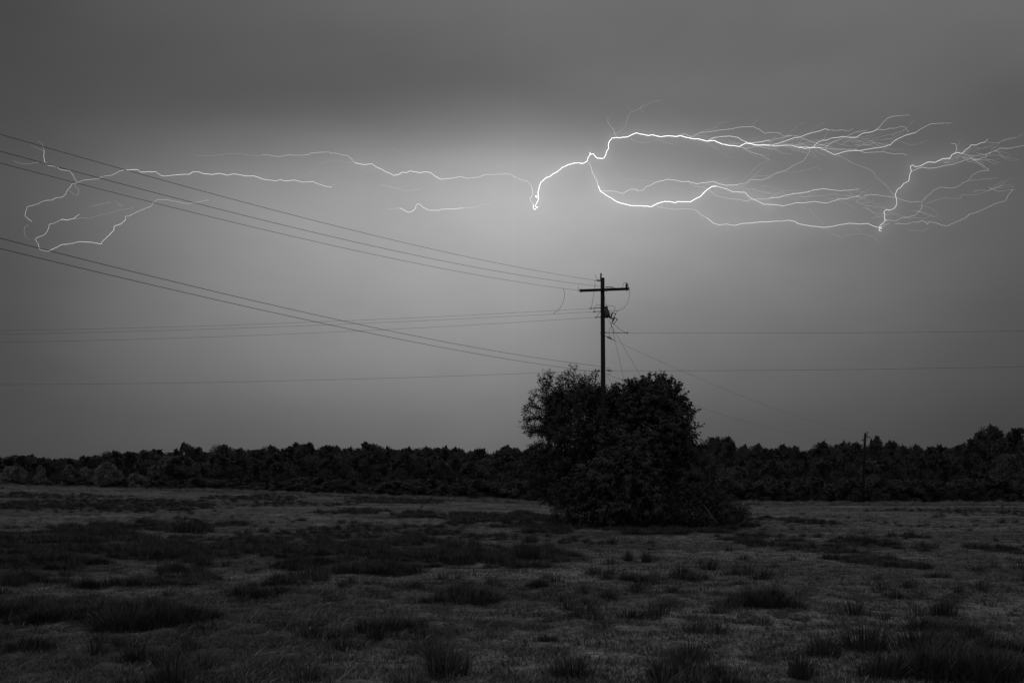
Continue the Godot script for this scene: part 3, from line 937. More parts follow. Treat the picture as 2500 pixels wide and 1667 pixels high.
		var knob: Vector3 = z3(q[2][0], q[2][1], 43.9) - base
		put("contact_cap", tube_mesh([knob + Vector3(-0.01, -0.05, 0), knob + Vector3(0.01, 0.02, 0)], 0.03, 0.024, 6), M.steel, cut)
	# jumpers and tails
	for j in [[[855, 410], [880, 470], [870, 650], [840, 850], [800, 1060], [768, 1232]], [[1680, 640], [1720, 510], [1770, 474], [1815, 495]], [[1840, 500], [1880, 610], [1899, 750], [1870, 980], [1800, 1140], [1700, 1245], [1560, 1305], [1500, 1370], [1485, 1410]], [[885, 240], [905, 300], [930, 392]], [[390, 590], [396, 640], [405, 705]]]:
		var pts: Array = []
		for p in j: pts.append(z5(p[0], p[1], 43.9))
		bar("jumper_wire", t, pts, 0.0085, M.cable)
	for j in [[[135, 668], [140, 560], [190, 506], [300, 498], [420, 508], [560, 515], [650, 530], [690, 570], [658, 695]], [[590, 1060], [540, 1180], [530, 1280], [560, 1360], [600, 1428]], [[676, 1030], [770, 1120], [880, 1200], [975, 1250]], [[200, 830], [210, 770], [290, 705]], [[500, 630], [560, 662], [660, 666], [790, 652]], [[600, 985], [596, 1060], [640, 1160], [660, 1300]]]:
		var pts: Array = []
		for p in j: pts.append(z3(p[0], p[1], 43.85))
		bar("jumper_wire", t, pts, 0.009, M.cable)
	var loop: Array = []
	for p in [[1860, 250], [1876, 300], [1862, 380], [1822, 450], [1768, 492]]: loop.append(spot(900 + p[0] / 3.92, 640 + p[1] / 3.92, 43.0))
	bar("jumper_wire", t, loop, 0.008, M.cable)

# span: from a fitting, heading, slope and curvature of its sag, length and radius
func span(label: String, group: String, from: Vector3, heading: float, slope: float, bow: float, length: float, r: float) -> void:
	var t := thing("overhead_wire", label, "power line", from, group)
	var dir := Vector3(cos(deg_to_rad(heading)), 0, -sin(deg_to_rad(heading)))
	var pts: Array = []
	for i in 49:
		var s := length * i / 48.0
		pts.append(dir * s + Vector3.UP * (slope * s + bow * s * s))
	put("conductor", tube_mesh(pts, r, r, 6), M.cable, t)

func hung(label: String, group: String, a: Vector3, b: Vector3, sag: float, r: float, m: Material) -> void:
	var t := thing("overhead_wire", label, "power line", a, group)
	var pts: Array = []
	for i in 41:
		var f := i / 40.0
		pts.append((b - a) * f + Vector3.DOWN * 4.0 * sag * f * (1.0 - f))
	put("conductor", tube_mesh(pts, r, r, 6), m, t)

func make_wires() -> void:
	var g := "wires crossing the sky"
	span("topmost wire from the pole top towards the upper left", g, spot(1456, 684.5, 44), 240, -0.1435, 0.00147, 52, 0.0055)
	span("second wire from the crossarm's right end towards the upper left", g, spot(1528, 705, 43.7), 240, -0.1629, 0.00176, 52, 0.0055)
	span("third wire from the crossarm's left tip towards the upper left", g, spot(1411, 708.6, 44.12), 240, -0.1413, 0.00154, 52, 0.0055)
	span("upper of two thick lower cables descending from left to the pole", g, spot(1467, 894, 44), 240, -0.0754, 0.00146, 52, 0.0066)
	span("lower of two thick lower cables descending from left to the pole", g, spot(1467, 909, 44), 240, -0.0668, 0.00127, 52, 0.0066)
	span("highest of three flat thin wires from the left below the crossarm", g, spot(1440, 753, 44), 176, -0.0449, 0.00071, 64, 0.0052)
	span("middle of three flat thin wires from the left below the crossarm", g, spot(1448, 761, 44), 176, -0.0441, 0.00066, 64, 0.0052)
	span("lowest of three flat thin wires from the left below the crossarm", g, spot(1454, 774.5, 44), 176, -0.0541, 0.00084, 64, 0.0052)
	span("lone low wire from the left meeting the pole at the bush top", g, spot(1457, 904.5, 44), 176, -0.0337, 0.00064, 64, 0.0056)
	span("upper level wire leaving the pole to the right edge", g, spot(1533, 812.8, 44), -10, -0.035, 0.00053, 62, 0.0052)
	span("lower level wire leaving the pole just above the bush to the right edge", g, spot(1497, 905, 44), -10, -0.0246, 0.00061, 62, 0.0058)
	hung("upper thin wire sloping down to the far pole's top", g, spot(1500, 831, 44), spot(2117, 1056, 116), 0.8, 0.0048, M.cable)
	hung("lower thin wire sloping down to the side of the far pole", g, spot(1483, 914, 44), spot(2107, 1073, 116), 1.01, 0.0048, M.cable)
	hung("faint high wire from the far pole's arm towards the right edge", g, spot(2127, 1067, 116), spot(2640, 1036, 96), 0.35, 0.004, M.cable)
	hung("pale low wire from the far pole crossing before the dark wood", g, spot(2116, 1098, 116), spot(2640, 1083, 96), 0.3, 0.007, M.strand)

func make_guys() -> void:
	for q in [["steep guy wire running from below the crossarm down behind the bush", [1476, 723, 44.1], [1607, 1275, 50.0], 0.45, 0.0],
		["long slanting guy wire ending in a thin pale guard right of the bush", [1481, 774, 44.0], [1780, 1280, 43.2], 0.29, 0.16],
		["lower guy wire ending in a bright pale guard at the low bush", [1481, 917, 43.9], [1765, 1268, 42.4], 0.2, 0.155]]:
		var a := spot(q[1][0], q[1][1], q[1][2])
		var b := spot(q[2][0], q[2][1], q[2][2])
		b.y = ground_y(b.x, b.z) - 0.05
		var t := thing("guy_wire", q[0], "guy wire", b, "guy wires of the near pole")
		var ax := a - b
		put("strand", tube_mesh([Vector3.ZERO, ax * 0.5, ax], 0.0065, 0.0065, 6), M.strand, t)
		var c: Vector3 = ax * (1.0 - q[3])
		put("guy_insulator", tube_mesh([c - ax.normalized() * 0.12, c - ax.normalized() * 0.04, c + ax.normalized() * 0.04, c + ax.normalized() * 0.12], 0.024, 0.018, 7), M.porcelain, t)
		put("anchor_rod", tube_mesh([Vector3(0, -0.2, 0), ax * 0.03], 0.014, 0.014, 6), M.steel, t)
		if q[4] > 0.0:
			put("guy_guard", tube_mesh([ax * 0.04, ax * q[4]], 0.019 if q[4] < 0.158 else 0.014, 0.016 if q[4] < 0.158 else 0.012, 7), M.guard, t)

func make_far_pole() -> void:
	var d := 116.0
	var base := spot(2108.5, 1232.0, d)
	base.y = ground_y(base.x, base.z)
	var t := thing("utility_pole", "distant bare utility pole before the wood on the right", "utility pole", base)
	var f := func(x: float, y: float) -> Vector3: return spot(2060.0 + x / 15.68, 1030.0 + y / 15.68, d)
	put("shaft", tube_mesh([Vector3(0, -0.3, 0), Vector3(0.0, 3.0, 0), spot(2110.5, 1130, d) - base, f.call(840, 425) - base], 0.19, 0.13, 14), M.tarred, t)
	bar("top_bracket", t, [f.call(850, 560), f.call(900, 490), f.call(918, 440)], 0.035, M.steel)
	put("pin_insulator", lathe_mesh(f.call(918, 445) - base, Vector3.UP, [[0.0, 0.04], [0.06, 0.05], [0.1, 0.06], [0.14, 0.13], [0.19, 0.13], [0.22, 0.05]], 8), M.porcelain, t)
	bar("arm_bracket", t, [f.call(850, 540), f.call(910, 525), f.call(950, 570), f.call(985, 588), f.call(1060, 575)], 0.05, M.steel)
	bar("arm_brace", t, [f.call(860, 590), f.call(910, 580), f.call(940, 560)], 0.03, M.steel)
	put("strain_insulator", lathe_mesh(f.call(800, 578) - base, Vector3.LEFT, [[0.0, 0.03], [0.05, 0.05], [0.12, 0.05], [0.18, 0.02]], 8), M.porcelain, t)
	put("strain_insulator", lathe_mesh(f.call(800, 680) - base, Vector3.LEFT, [[0.0, 0.04], [0.1, 0.08], [0.2, 0.09], [0.28, 0.1], [0.3, 0.03]], 8), M.porcelain, t)
	put("strain_insulator", lathe_mesh(f.call(845, 660) - base, Vector3.RIGHT, [[0.0, 0.04], [0.08, 0.08], [0.14, 0.05]], 8), M.porcelain, t)
	bar("jumper_wire", t, [f.call(880, 690), f.call(930, 680), f.call(880, 600)], 0.012, M.cable)
	put("clamp", tube_mesh([f.call(760, 755) - base, f.call(840, 740) - base], 0.06, 0.05, 6), M.steel, t)
	bar("cable_drop", t, [f.call(775, 735), f.call(730, 720), f.call(735, 690)], 0.02, M.cable)

# ---------------------------------------------------------------- lightning
var bolt_depth := 1500.0
const ORIGIN := {"a": [1240.0, 230.0, 3.675], "b": [1860.0, 230.0, 3.675], "c": [0.0, 310.0, 3.675], "d": [640.0, 310.0, 3.36]}

func path(key: String, list: Array) -> Array:
	var o: Array = ORIGIN[key]
	var out: Array = []
	for i in range(0, list.size(), 2):
		out.append(Vector2(o[0] + list[i] / o[2], o[1] + list[i + 1] / o[2]))
	return out

# one luminous channel; width in photograph units, tapering from w0 to w1
func channel(called: String, t: Node3D, pts: Array, w0: float, w1: float, m: Material) -> void:
	var jag: Array = [pts[0]]
	for i in pts.size() - 1:
		var a: Vector2 = pts[i]
		var b: Vector2 = pts[i + 1]
		var n := clampi(int(a.distance_to(b) / 3.5), 1, 6)
		var side := (b - a).orthogonal().normalized()
		for k in range(1, n + 1):
			var p := a.lerp(b, float(k) / n)
			if k < n: p += side * rng.randf_range(-0.55, 0.55)
			jag.append(p)
	var p3: Array = []
	var radii: Array = []
	for i in jag.size():
		var f := float(i) / maxf(1, jag.size() - 1)
		var d := bolt_depth * (1.0 + 0.03 * noise.get_noise_2d(jag[i].x * 0.3, jag[i].y * 0.3))
		p3.append(spot(jag[i].x, jag[i].y, d) - t.position)
		radii.append(lerpf(minf(w0, 2.9), minf(w1, 2.9), f) * 0.185 * d / LENS)
	var st := new_st()
	rings(st, p3, radii, 4, false)
	st.generate_normals()
	put(called, st.commit(), m, t)

func bolt(label: String, depth: float, at: Vector2) -> Node3D:
	bolt_depth = depth
	return thing("lightning_bolt", label, "lightning", spot(at.x, at.y, depth), "")

# hair-thin side strokes that leave a channel at a shallow angle and fade out
func filaments(t: Node3D, key: String, along: Array, count: int, low: float, high: float) -> void:
	var pts := path(key, along)
	for i in count:
		var k := rng.randi() % (pts.size() - 1)
		var p: Vector2 = pts[k].lerp(pts[k + 1], rng.randf()) + Vector2(rng.randf_range(-8, 8), rng.randf_range(-8, 8))
		var a := rng.randf_range(low, high)
		var line: Array = [p]
		for j in rng.randi_range(3, 7):
			a = lerpf(a + rng.randf_range(-0.55, 0.55), 0.0, 0.25)
			p += Vector2(cos(a), sin(a)) * rng.randf_range(8.0, 20.0)
			line.append(p)
		channel("filament", t, line, rng.randf_range(0.8, 1.4), 0.4, M.glow_faint)

func make_lightning() -> void:
	var t := bolt("brightest lightning bolt arching from centre to the right through the upper cloud", 1500.0, Vector2(1440, 380))
	channel("main_channel", t, path("a", [245, 1005, 262, 970, 276, 938, 272, 905, 270, 880, 280, 850, 284, 820, 296, 790, 320, 768, 350, 745, 375, 738, 410, 712, 450, 690, 490, 655, 550, 630, 600, 617, 630, 615, 665, 622, 710, 602]), 3.4, 3.4, M.glow_strong)
	channel("main_channel", t, path("a", [710, 602, 718, 572, 738, 545, 738, 522]), 3.0, 3.0, M.glow_strong)
	channel("main_channel", t, path("a", [738, 538, 770, 535, 782, 555, 800, 572, 850, 577, 868, 568, 880, 540, 885, 518, 905, 480, 902, 450, 912, 420, 935, 392, 1000, 390, 1080, 380, 1110, 365, 1150, 347, 1200, 358, 1260, 370, 1295, 363, 1370, 382, 1430, 373, 1510, 378, 1545, 372, 1600, 385, 1650, 398, 1720, 402, 1780, 420]), 3.2, 3.6, M.glow_strong)
	channel("main_channel", t, path("a", [1780, 420, 1850, 415, 1920, 445, 2000, 460, 2080, 468, 2140, 437, 2230, 455, 2352, 457]), 3.2, 2.8, M.glow_strong)
	channel("main_channel", t, path("b", [73, 457, 130, 465, 200, 458, 260, 457, 330, 475, 400, 485, 460, 478, 520, 480]), 2.8, 2.8, M.glow)
	channel("branch", t, path("b", [330, 475, 410, 468, 440, 480, 480, 470]), 2.0, 1.6, M.glow)
	channel("branch", t, path("b", [520, 480, 570, 500, 620, 525, 660, 542, 740, 515, 800, 508, 880, 505, 960, 492, 1060, 478, 1160, 452, 1210, 405, 1290, 370, 1380, 345]), 2.2, 1.6, M.glow)
	channel("branch", t, path("b", [1380, 345, 1430, 310, 1480, 285, 1520, 265, 1640, 258, 1710, 258]), 1.4, 0.8, M.glow_thin)
	channel("branch", t, path("b", [470, 472, 500, 432, 550, 412, 580, 412, 630, 392, 700, 385, 740, 378, 770, 386, 850, 385, 910, 350, 1000, 335, 1040, 313]), 2.2, 1.8, M.glow)
	channel("branch", t, path("b", [1040, 313, 1090, 255, 1130, 215, 1180, 197, 1260, 190, 1330, 185]), 1.6, 0.7, M.glow_thin)
	channel("branch", t, path("b", [575, 475, 630, 430, 700, 405, 760, 380, 840, 340, 950, 320]), 1.6, 0.9, M.glow_thin)
	channel("branch", t, path("b", [520, 478, 640, 490, 720, 495, 830, 495, 880, 505, 930, 525, 1010, 520, 1080, 515, 1180, 535, 1260, 532, 1310, 547]), 1.7, 0.8, M.glow_thin)
	channel("branch", t, path("b", [100, 455, 200, 425, 290, 390, 340, 385, 430, 350, 520, 330, 570, 310, 600, 318]), 1.9, 1.5, M.glow)
	channel("branch", t, path("b", [600, 318, 660, 325, 720, 320, 790, 330, 820, 305]), 1.2, 0.7, M.glow_thin)
	channel("branch", t, path("b", [605, 320, 580, 360, 555, 410]), 0.9, 0.9, M.glow_faint)
	channel("branch", t, path("b", [1040, 313, 1100, 320, 1150, 305, 1200, 305, 1250, 287, 1290, 295, 1320, 340]), 1.3, 0.7, M.glow_thin)
	channel("branch", t, path("b", [760, 385, 850, 395, 960, 400]), 1.2, 0.8, M.glow_faint)
	channel("branch", t, path("b", [840, 492, 880, 455, 955, 432]), 1.0, 0.8, M.glow_faint)
	channel("branch", t, path("b", [1080, 515, 1110, 480, 1160, 455]), 1.0, 1.0, M.glow_faint)
	channel("branch", t, path("a", [1510, 378, 1550, 362, 1590, 355, 1620, 370, 1660, 380, 1720, 345, 1820, 335, 1920, 320, 2020, 310, 2080, 295, 2200, 288, 2260, 315, 2310, 352, 2352, 345]), 1.8, 1.3, M.glow_thin)
	channel("branch", t, path("b", [70, 340, 90, 342, 150, 345, 200, 375, 290, 368, 340, 385, 420, 415, 520, 450, 600, 470]), 1.2, 0.9, M.glow_thin)
	channel("branch", t, path("a", [1800, 415, 1850, 390, 1920, 380, 1985, 375, 2060, 385, 2110, 415, 2170, 437, 2250, 430, 2352, 412]), 2.2, 1.8, M.glow)
	channel("branch", t, path("b", [70, 430, 110, 405, 200, 385, 270, 370]), 1.5, 1.1, M.glow_thin)
	channel("branch", t, path("a", [2080, 468, 2120, 484, 2180, 478, 2230, 462, 2352, 490]), 1.4, 1.0, M.glow_thin)
	channel("branch", t, path("b", [60, 487, 130, 500, 200, 530, 270, 535]), 1.2, 0.8, M.glow_faint)
	channel("branch", t, path("a", [2120, 482, 2180, 520, 2260, 540, 2352, 590]), 1.3, 1.0, M.glow_thin)
	channel("branch", t, path("a", [2180, 520, 2240, 535, 2352, 550]), 1.0, 0.9, M.glow_faint)
	channel("branch", t, path("b", [270, 445, 280, 415, 340, 390]), 1.0, 0.8, M.glow_faint)
	channel("branch", t, path("b", [480, 490, 510, 525, 580, 545]), 1.0, 0.7, M.glow_faint)
	channel("branch", t, path("a", [1100, 388, 1115, 405, 1140, 420, 1210, 435, 1280, 420, 1360, 410, 1430, 435, 1520, 458]), 1.1, 0.7, M.glow_faint)
	channel("branch", t, path("a", [995, 402, 975, 380, 955, 355, 957, 330, 920, 285, 895, 240, 900, 210]), 1.4, 0.8, M.glow_thin)
	channel("branch", t, path("a", [955, 355, 1000, 340, 1055, 290, 1070, 230, 1095, 165, 1150, 145, 1190, 125, 1230, 100, 1300, 65, 1390, 50]), 1.2, 0.6, M.glow_faint)
	channel("branch", t, path("a", [1190, 125, 1210, 85]), 0.9, 0.6, M.glow_faint)
	channel("branch", t, path("a", [1100, 145, 1075, 105]), 0.9, 0.6, M.glow_faint)
	channel("branch", t, path("a", [1190, 130, 1220, 160]), 0.9, 0.7, M.glow_faint)
	channel("branch", t, path("a", [1720, 345, 1770, 320, 1830, 315, 1870, 295, 1890, 265, 1960, 245]), 1.1, 0.6, M.glow_faint)
	channel("branch", t, path("a", [2200, 285, 2210, 255, 2250, 225]), 0.9, 0.6, M.glow_faint)
	channel("hook", t, path("a", [245, 1005, 272, 1012, 255, 1020, 245, 1034, 232, 1030, 226, 1010, 232, 990]), 4.5, 3.4, M.glow_strong)
	channel("hook", t, path("a", [276, 930, 262, 928, 248, 918, 252, 908, 264, 914]), 4.5, 4.0, M.glow_strong)
	channel("branch", t, path("a", [232, 990, 212, 972, 205, 955, 195, 932, 208, 928, 225, 890, 215, 835, 190, 795, 175, 780]), 2.0, 1.5, M.glow)

	filaments(t, "a", [1500, 375, 1900, 435, 2200, 440, 2352, 455], 14, -0.35, 0.5)
	filaments(t, "b", [100, 440, 480, 450, 900, 440, 1250, 370], 34, -0.6, 0.5)

	t = bolt("thick lightning bolt sagging below the brightest one towards the right", 1460.0, Vector2(1560, 470))
	channel("main_channel", t, path("a", [725, 608, 750, 660, 755, 690, 770, 720, 805, 790, 810, 820]), 1.2, 2.2, M.glow)
	channel("main_channel", t, path("a", [810, 820, 830, 870, 870, 895, 940, 940, 980, 965, 1050, 985, 1100, 998, 1200, 1000, 1290, 1008, 1340, 980, 1410, 960, 1470, 966, 1508, 974, 1520, 962, 1640, 965, 1680, 940, 1730, 915, 1790, 855, 1830, 828, 1870, 825]), 3.0, 3.2, M.glow_strong)
	channel("main_channel", t, path("a", [1870, 825, 1960, 847, 2020, 875, 2130, 880, 2150, 905, 2195, 940, 2240, 955, 2290, 985, 2352, 990]), 2.8, 2.2, M.glow)
	channel("main_channel", t, path("b", [73, 989, 130, 992, 200, 1002, 300, 975, 400, 972, 480, 962, 580, 978, 690, 943, 760, 935, 840, 918, 880, 905]), 2.1, 0.9, M.glow)
	channel("branch", t, path("b", [920, 908, 980, 897, 1080, 910, 1190, 925, 1215, 932, 1270, 950, 1340, 968, 1430, 962]), 1.3, 0.9, M.glow_thin)
	channel("branch", t, path("a", [830, 862, 890, 870, 950, 868, 1030, 892, 1090, 855, 1150, 852, 1160, 865, 1220, 860, 1240, 830, 1290, 812, 1340, 785, 1430, 765, 1500, 770, 1560, 785, 1620, 780, 1690, 803, 1760, 795, 1850, 782, 1900, 805, 1960, 818, 2060, 812]), 1.5, 1.8, M.glow)
	channel("branch", t, path("a", [2060, 812, 2110, 800, 2140, 795, 2180, 765, 2290, 768, 2352, 745]), 1.6, 1.4, M.glow_thin)
	channel("branch", t, path("b", [73, 745, 130, 705, 215, 685, 290, 635, 380, 595, 410, 550, 440, 500]), 1.4, 0.8, M.glow_thin)
	channel("branch", t, path("a", [2060, 810, 2110, 765, 2145, 745, 2190, 690, 2260, 630, 2352, 590]), 1.2, 0.8, M.glow_faint)
	channel("branch", t, path("a", [2140, 790, 2200, 750, 2230, 710, 2290, 665]), 1.1, 0.7, M.glow_faint)
	channel("branch", t, path("a", [1620, 785, 1680, 825, 1760, 832, 1810, 865, 1880, 912, 1980, 935, 2080, 945, 2140, 958, 2200, 940, 2300, 940, 2352, 936]), 1.3, 1.7, M.glow_thin)
	channel("branch", t, path("b", [70, 930, 80, 928, 160, 925, 210, 905, 320, 888, 410, 880, 460, 860, 560, 847, 640, 858, 710, 865, 800, 858, 880, 850]), 1.9, 1.0, M.glow)
	channel("branch", t, path("a", [940, 675, 980, 715, 1060, 765, 1150, 770, 1250, 780, 1340, 782]), 0.8, 1.0, M.glow_faint)
	channel("branch", t, path("a", [722, 690, 730, 780, 745, 810, 790, 858, 830, 862]), 0.7, 1.0, M.glow_faint)
	channel("branch", t, path("a", [2060, 820, 2140, 848, 2230, 852]), 0.9, 0.6, M.glow_faint)
	channel("branch", t, path("a", [1420, 810, 1520, 848, 1680, 888, 1780, 872, 1920, 885, 2080, 880]), 0.8, 0.7, M.glow_faint)
	channel("branch", t, path("a", [1380, 620, 1420, 680, 1480, 730, 1430, 765]), 0.6, 0.8, M.glow_faint)
	channel("branch", t, path("b", [220, 695, 290, 700, 370, 685, 480, 658, 540, 680]), 0.8, 0.6, M.glow_faint)
	channel("branch", t, path("a", [1290, 1000, 1320, 1000, 1390, 1020, 1500, 1032, 1620, 1028, 1690, 1040, 1730, 1080, 1790, 1110]), 1.5, 1.8, M.glow_thin)
	channel("branch", t, path("a", [1790, 1110, 1850, 1160, 1905, 1172, 1960, 1165, 2040, 1177, 2100, 1160, 2200, 1155, 2260, 1145, 2352, 1145]), 2.2, 2.0, M.glow)
	channel("branch", t, path("b", [73, 1142, 180, 1138, 250, 1130, 300, 1142, 330, 1162, 440, 1183, 560, 1195, 640, 1185, 700, 1170, 800, 1158, 880, 1165, 960, 1160, 1010, 1185, 1055, 1195]), 2.0, 1.7, M.glow)
	channel("branch", t, path("b", [580, 1195, 650, 1260, 720, 1285, 770, 1262, 850, 1250, 960, 1265, 1010, 1280, 1050, 1320]), 0.8, 0.8, M.glow_faint)
	channel("branch", t, path("b", [820, 1190, 870, 1210, 920, 1250]), 0.8, 0.6, M.glow_faint)
	channel("branch", t, path("b", [330, 1005, 430, 1030, 450, 1060, 490, 1110, 560, 1160]), 0.8, 0.6, M.glow_faint)

	filaments(t, "a", [1400, 770, 1900, 800, 2200, 830, 2352, 880], 12, -0.5, 0.5)
	filaments(t, "b", [100, 900, 480, 920, 800, 900, 1000, 1100], 24, -0.4, 0.6)

	t = bolt("forked lightning bolt rising at the right above the far pole", 1550.0, Vector2(2180, 460))
	channel("main_channel", t, path("b", [1076, 1228, 1055, 1222, 1058, 1195, 1076, 1190, 1074, 1210, 1060, 1190, 1070, 1170, 1085, 1165, 1110, 1132, 1102, 1100, 1108, 1080, 1098, 1055, 1120, 1035, 1150, 1040, 1190, 1025, 1208, 1000, 1215, 970, 1210, 930, 1200, 900]), 2.6, 2.2, M.glow)
	channel("main_channel", t, path("b", [1200, 900, 1220, 855, 1250, 835, 1280, 800, 1320, 780, 1328, 745, 1335, 710, 1345, 690, 1335, 645, 1360, 635, 1380, 650, 1420, 645, 1460, 625, 1500, 607, 1555, 612, 1630, 577, 1690, 577, 1710, 542, 1760, 522]), 2.2, 2.6, M.glow)
	channel("main_channel", t, path("b", [1760, 522, 1800, 530, 1830, 500, 1860, 480, 1880, 455, 1930, 455, 1970, 435, 2010, 428, 2035, 400]), 2.2, 1.2, M.glow)
	channel("branch", t, path("b", [1110, 1130, 1132, 1130]), 2.2, 1.2, M.glow)
	channel("branch", t, path("b", [1345, 692, 1390, 672, 1440, 655, 1500, 664, 1560, 660, 1640, 640, 1730, 625, 1800, 600, 1880, 572, 1910, 588, 1940, 590, 1980, 565, 2015, 565, 2020, 540, 2060, 520, 2150, 485, 2210, 490, 2352, 460, 2500, 430]), 1.7, 0.9, M.glow_thin)
	channel("branch", t, path("b", [1800, 530, 1870, 550, 1950, 550, 2020, 535, 2060, 525]), 1.2, 0.9, M.glow_thin)
	channel("branch", t, path("b", [1870, 570, 1910, 590, 1960, 620, 2040, 675]), 1.2, 0.9, M.glow_thin)
	channel("branch", t, path("b", [2010, 570, 2050, 610, 2115, 632]), 1.1, 0.7, M.glow_faint)
	channel("branch", t, path("b", [1735, 530, 1752, 500, 1750, 470, 1740, 445, 1700, 440]), 1.7, 0.8, M.glow_thin)
	channel("branch", t, path("b", [1750, 470, 1775, 445, 1785, 410]), 1.1, 0.7, M.glow_faint)
	channel("branch", t, path("b", [2030, 430, 2090, 435, 2140, 430, 2190, 400, 2280, 385]), 1.1, 0.6, M.glow_faint)
	channel("branch", t, path("b", [670, 542, 740, 570, 800, 610, 880, 640, 950, 665, 1010, 700, 1030, 745, 1090, 790, 1150, 850, 1190, 920]), 1.3, 0.9, M.glow_faint)
	channel("branch", t, path("b", [1120, 1130, 1210, 1135, 1250, 1110, 1330, 1100, 1380, 1085, 1440, 1020, 1440, 960, 1480, 920, 1550, 860, 1610, 832, 1700, 842, 1760, 830, 1800, 800, 1860, 770, 1900, 720, 1960, 690, 2050, 680]), 1.1, 0.8, M.glow_thin)
	channel("branch", t, path("b", [1860, 773, 1960, 765, 2110, 750]), 1.0, 0.7, M.glow_faint)
	channel("branch", t, path("b", [1480, 980, 1580, 945, 1640, 930, 1780, 938, 1800, 905, 1920, 900, 2000, 880, 2080, 850, 2200, 790]), 0.9, 0.6, M.glow_faint)
	channel("branch", t, path("b", [1060, 1200, 1100, 1180, 1150, 1155]), 1.4, 0.8, M.glow_thin)
	channel("branch", t, path("b", [1200, 1158, 1300, 1165, 1370, 1145, 1400, 1150, 1440, 1135, 1480, 1148, 1488, 1170, 1500, 1145, 1560, 1150, 1620, 1175, 1670, 1180, 1750, 1145, 1830, 1110, 1870, 1075, 1930, 1060, 2020, 1020, 2090, 985, 2190, 955, 2220, 900, 2260, 850]), 1.2, 0.8, M.glow_thin)
	channel("branch", t, path("b", [1320, 1222, 1370, 1220, 1450, 1228, 1520, 1190]), 0.7, 0.6, M.glow_faint)

	filaments(t, "b", [1500, 620, 1800, 560, 2050, 500, 2250, 480], 15, -0.5, 0.6)
	filaments(t, "b", [1250, 1100, 1500, 950, 1800, 900, 2100, 850], 8, -0.4, 0.3)

	t = bolt("long wavering lightning bolt crossing the left sky behind the wires", 1600.0, Vector2(300, 420))
	channel("main_channel", t, path("c", [685, 500, 720, 488, 740, 478, 800, 472, 870, 465, 930, 440, 1000, 432, 1060, 400, 1110, 382]), 1.6, 1.5, M.glow_thin)
	channel("main_channel", t, path("c", [1110, 382, 1170, 384, 1230, 382, 1260, 405, 1320, 402, 1395, 400, 1440, 435, 1480, 440, 1590, 427, 1690, 425, 1730, 402, 1790, 405, 1830, 420, 1900, 425, 1970, 415, 2030, 432, 2110, 420, 2190, 437, 2280, 440, 2352, 465]), 1.9, 2.1, M.glow)
	channel("main_channel", t, path("d", [0, 428, 60, 435, 120, 443, 140, 432, 200, 442, 260, 435, 330, 452, 420, 448, 460, 468, 530, 488, 570, 493]), 2.0, 1.4, M.glow)
	channel("branch", t, path("d", [570, 490, 610, 458, 740, 470, 880, 480]), 0.9, 0.5, M.glow_faint)
	channel("branch", t, path("d", [960, 470, 1060, 492, 1130, 508, 1160, 527, 1230, 520, 1320, 500]), 0.8, 0.6, M.glow_thin)
	channel("branch", t, path("c", [685, 500, 655, 440, 620, 390, 545, 385, 500, 355, 430, 345, 395, 310]), 1.6, 1.7, M.glow_thin)
	channel("branch", t, path("c", [395, 310, 388, 260, 390, 205]), 2.2, 1.6, M.glow_thin)
	channel("branch", t, path("c", [390, 205, 382, 170, 370, 145, 340, 130]), 1.1, 0.7, M.glow_faint)
	channel("branch", t, path("c", [385, 215, 350, 200, 310, 180, 270, 165]), 1.0, 0.7, M.glow_faint)
	channel("branch", t, path("c", [395, 318, 360, 315, 310, 318, 260, 330, 200, 330, 140, 318, 115, 300]), 1.1, 0.6, M.glow_faint)
	channel("branch", t, path("c", [685, 500, 640, 512, 630, 535, 600, 565, 585, 605, 550, 630, 500, 635, 460, 655, 390, 662, 330, 692, 240, 715, 225, 760]), 1.6, 1.5, M.glow_thin)
	channel("branch", t, path("c", [225, 760, 218, 795, 240, 815, 258, 835, 255, 825, 280, 848]), 1.5, 1.6, M.glow_thin)
	channel("branch", t, path("c", [685, 500, 665, 530, 705, 560, 695, 610, 670, 612, 615, 570]), 1.2, 1.0, M.glow_faint)
	channel("branch", t, path("c", [250, 880, 215, 895, 210, 940, 220, 980, 260, 1015]), 0.9, 0.6, M.glow_faint)

	t = bolt("looping lightning bolt low on the left, dipping to the lower cables", 1580.0, Vector2(200, 560))
	channel("main_channel", t, path("c", [710, 782, 685, 798, 660, 820, 590, 835, 550, 828]), 1.0, 1.9, M.glow)
	channel("main_channel", t, path("c", [550, 828, 480, 862, 440, 872, 420, 935, 390, 970, 320, 995, 310, 1010, 335, 1040, 350, 1095, 390, 1108, 430, 1115]), 1.6, 1.7, M.glow_thin)
	channel("main_channel", t, path("c", [430, 1115, 500, 1080, 550, 1055, 650, 1045, 700, 1028, 760, 1030, 820, 1035, 905, 1050, 910, 1030, 980, 965, 1015, 930, 1020, 890, 1080, 870, 1125, 830]), 1.7, 1.7, M.glow)
	channel("main_channel", t, path("c", [1125, 830, 1120, 800, 1150, 800, 1200, 775, 1250, 750, 1300, 730, 1350, 712, 1370, 680, 1410, 650, 1500, 652, 1560, 665, 1680, 688, 1780, 672, 1870, 655]), 1.6, 0.8, M.glow_thin)
	channel("branch", t, path("c", [660, 825, 720, 815, 800, 820, 870, 795, 960, 775, 1100, 740, 1200, 725]), 1.0, 0.7, M.glow_faint)
	channel("branch", t, path("c", [800, 715, 860, 700, 990, 678]), 0.9, 0.9, M.glow_faint)
	channel("branch", t, path("c", [1030, 665, 1060, 690, 1085, 712, 1090, 695]), 1.0, 1.2, M.glow_faint)

	t = bolt("stepped lightning bolt sloping across the sky left of centre", 1540.0, Vector2(940, 420))
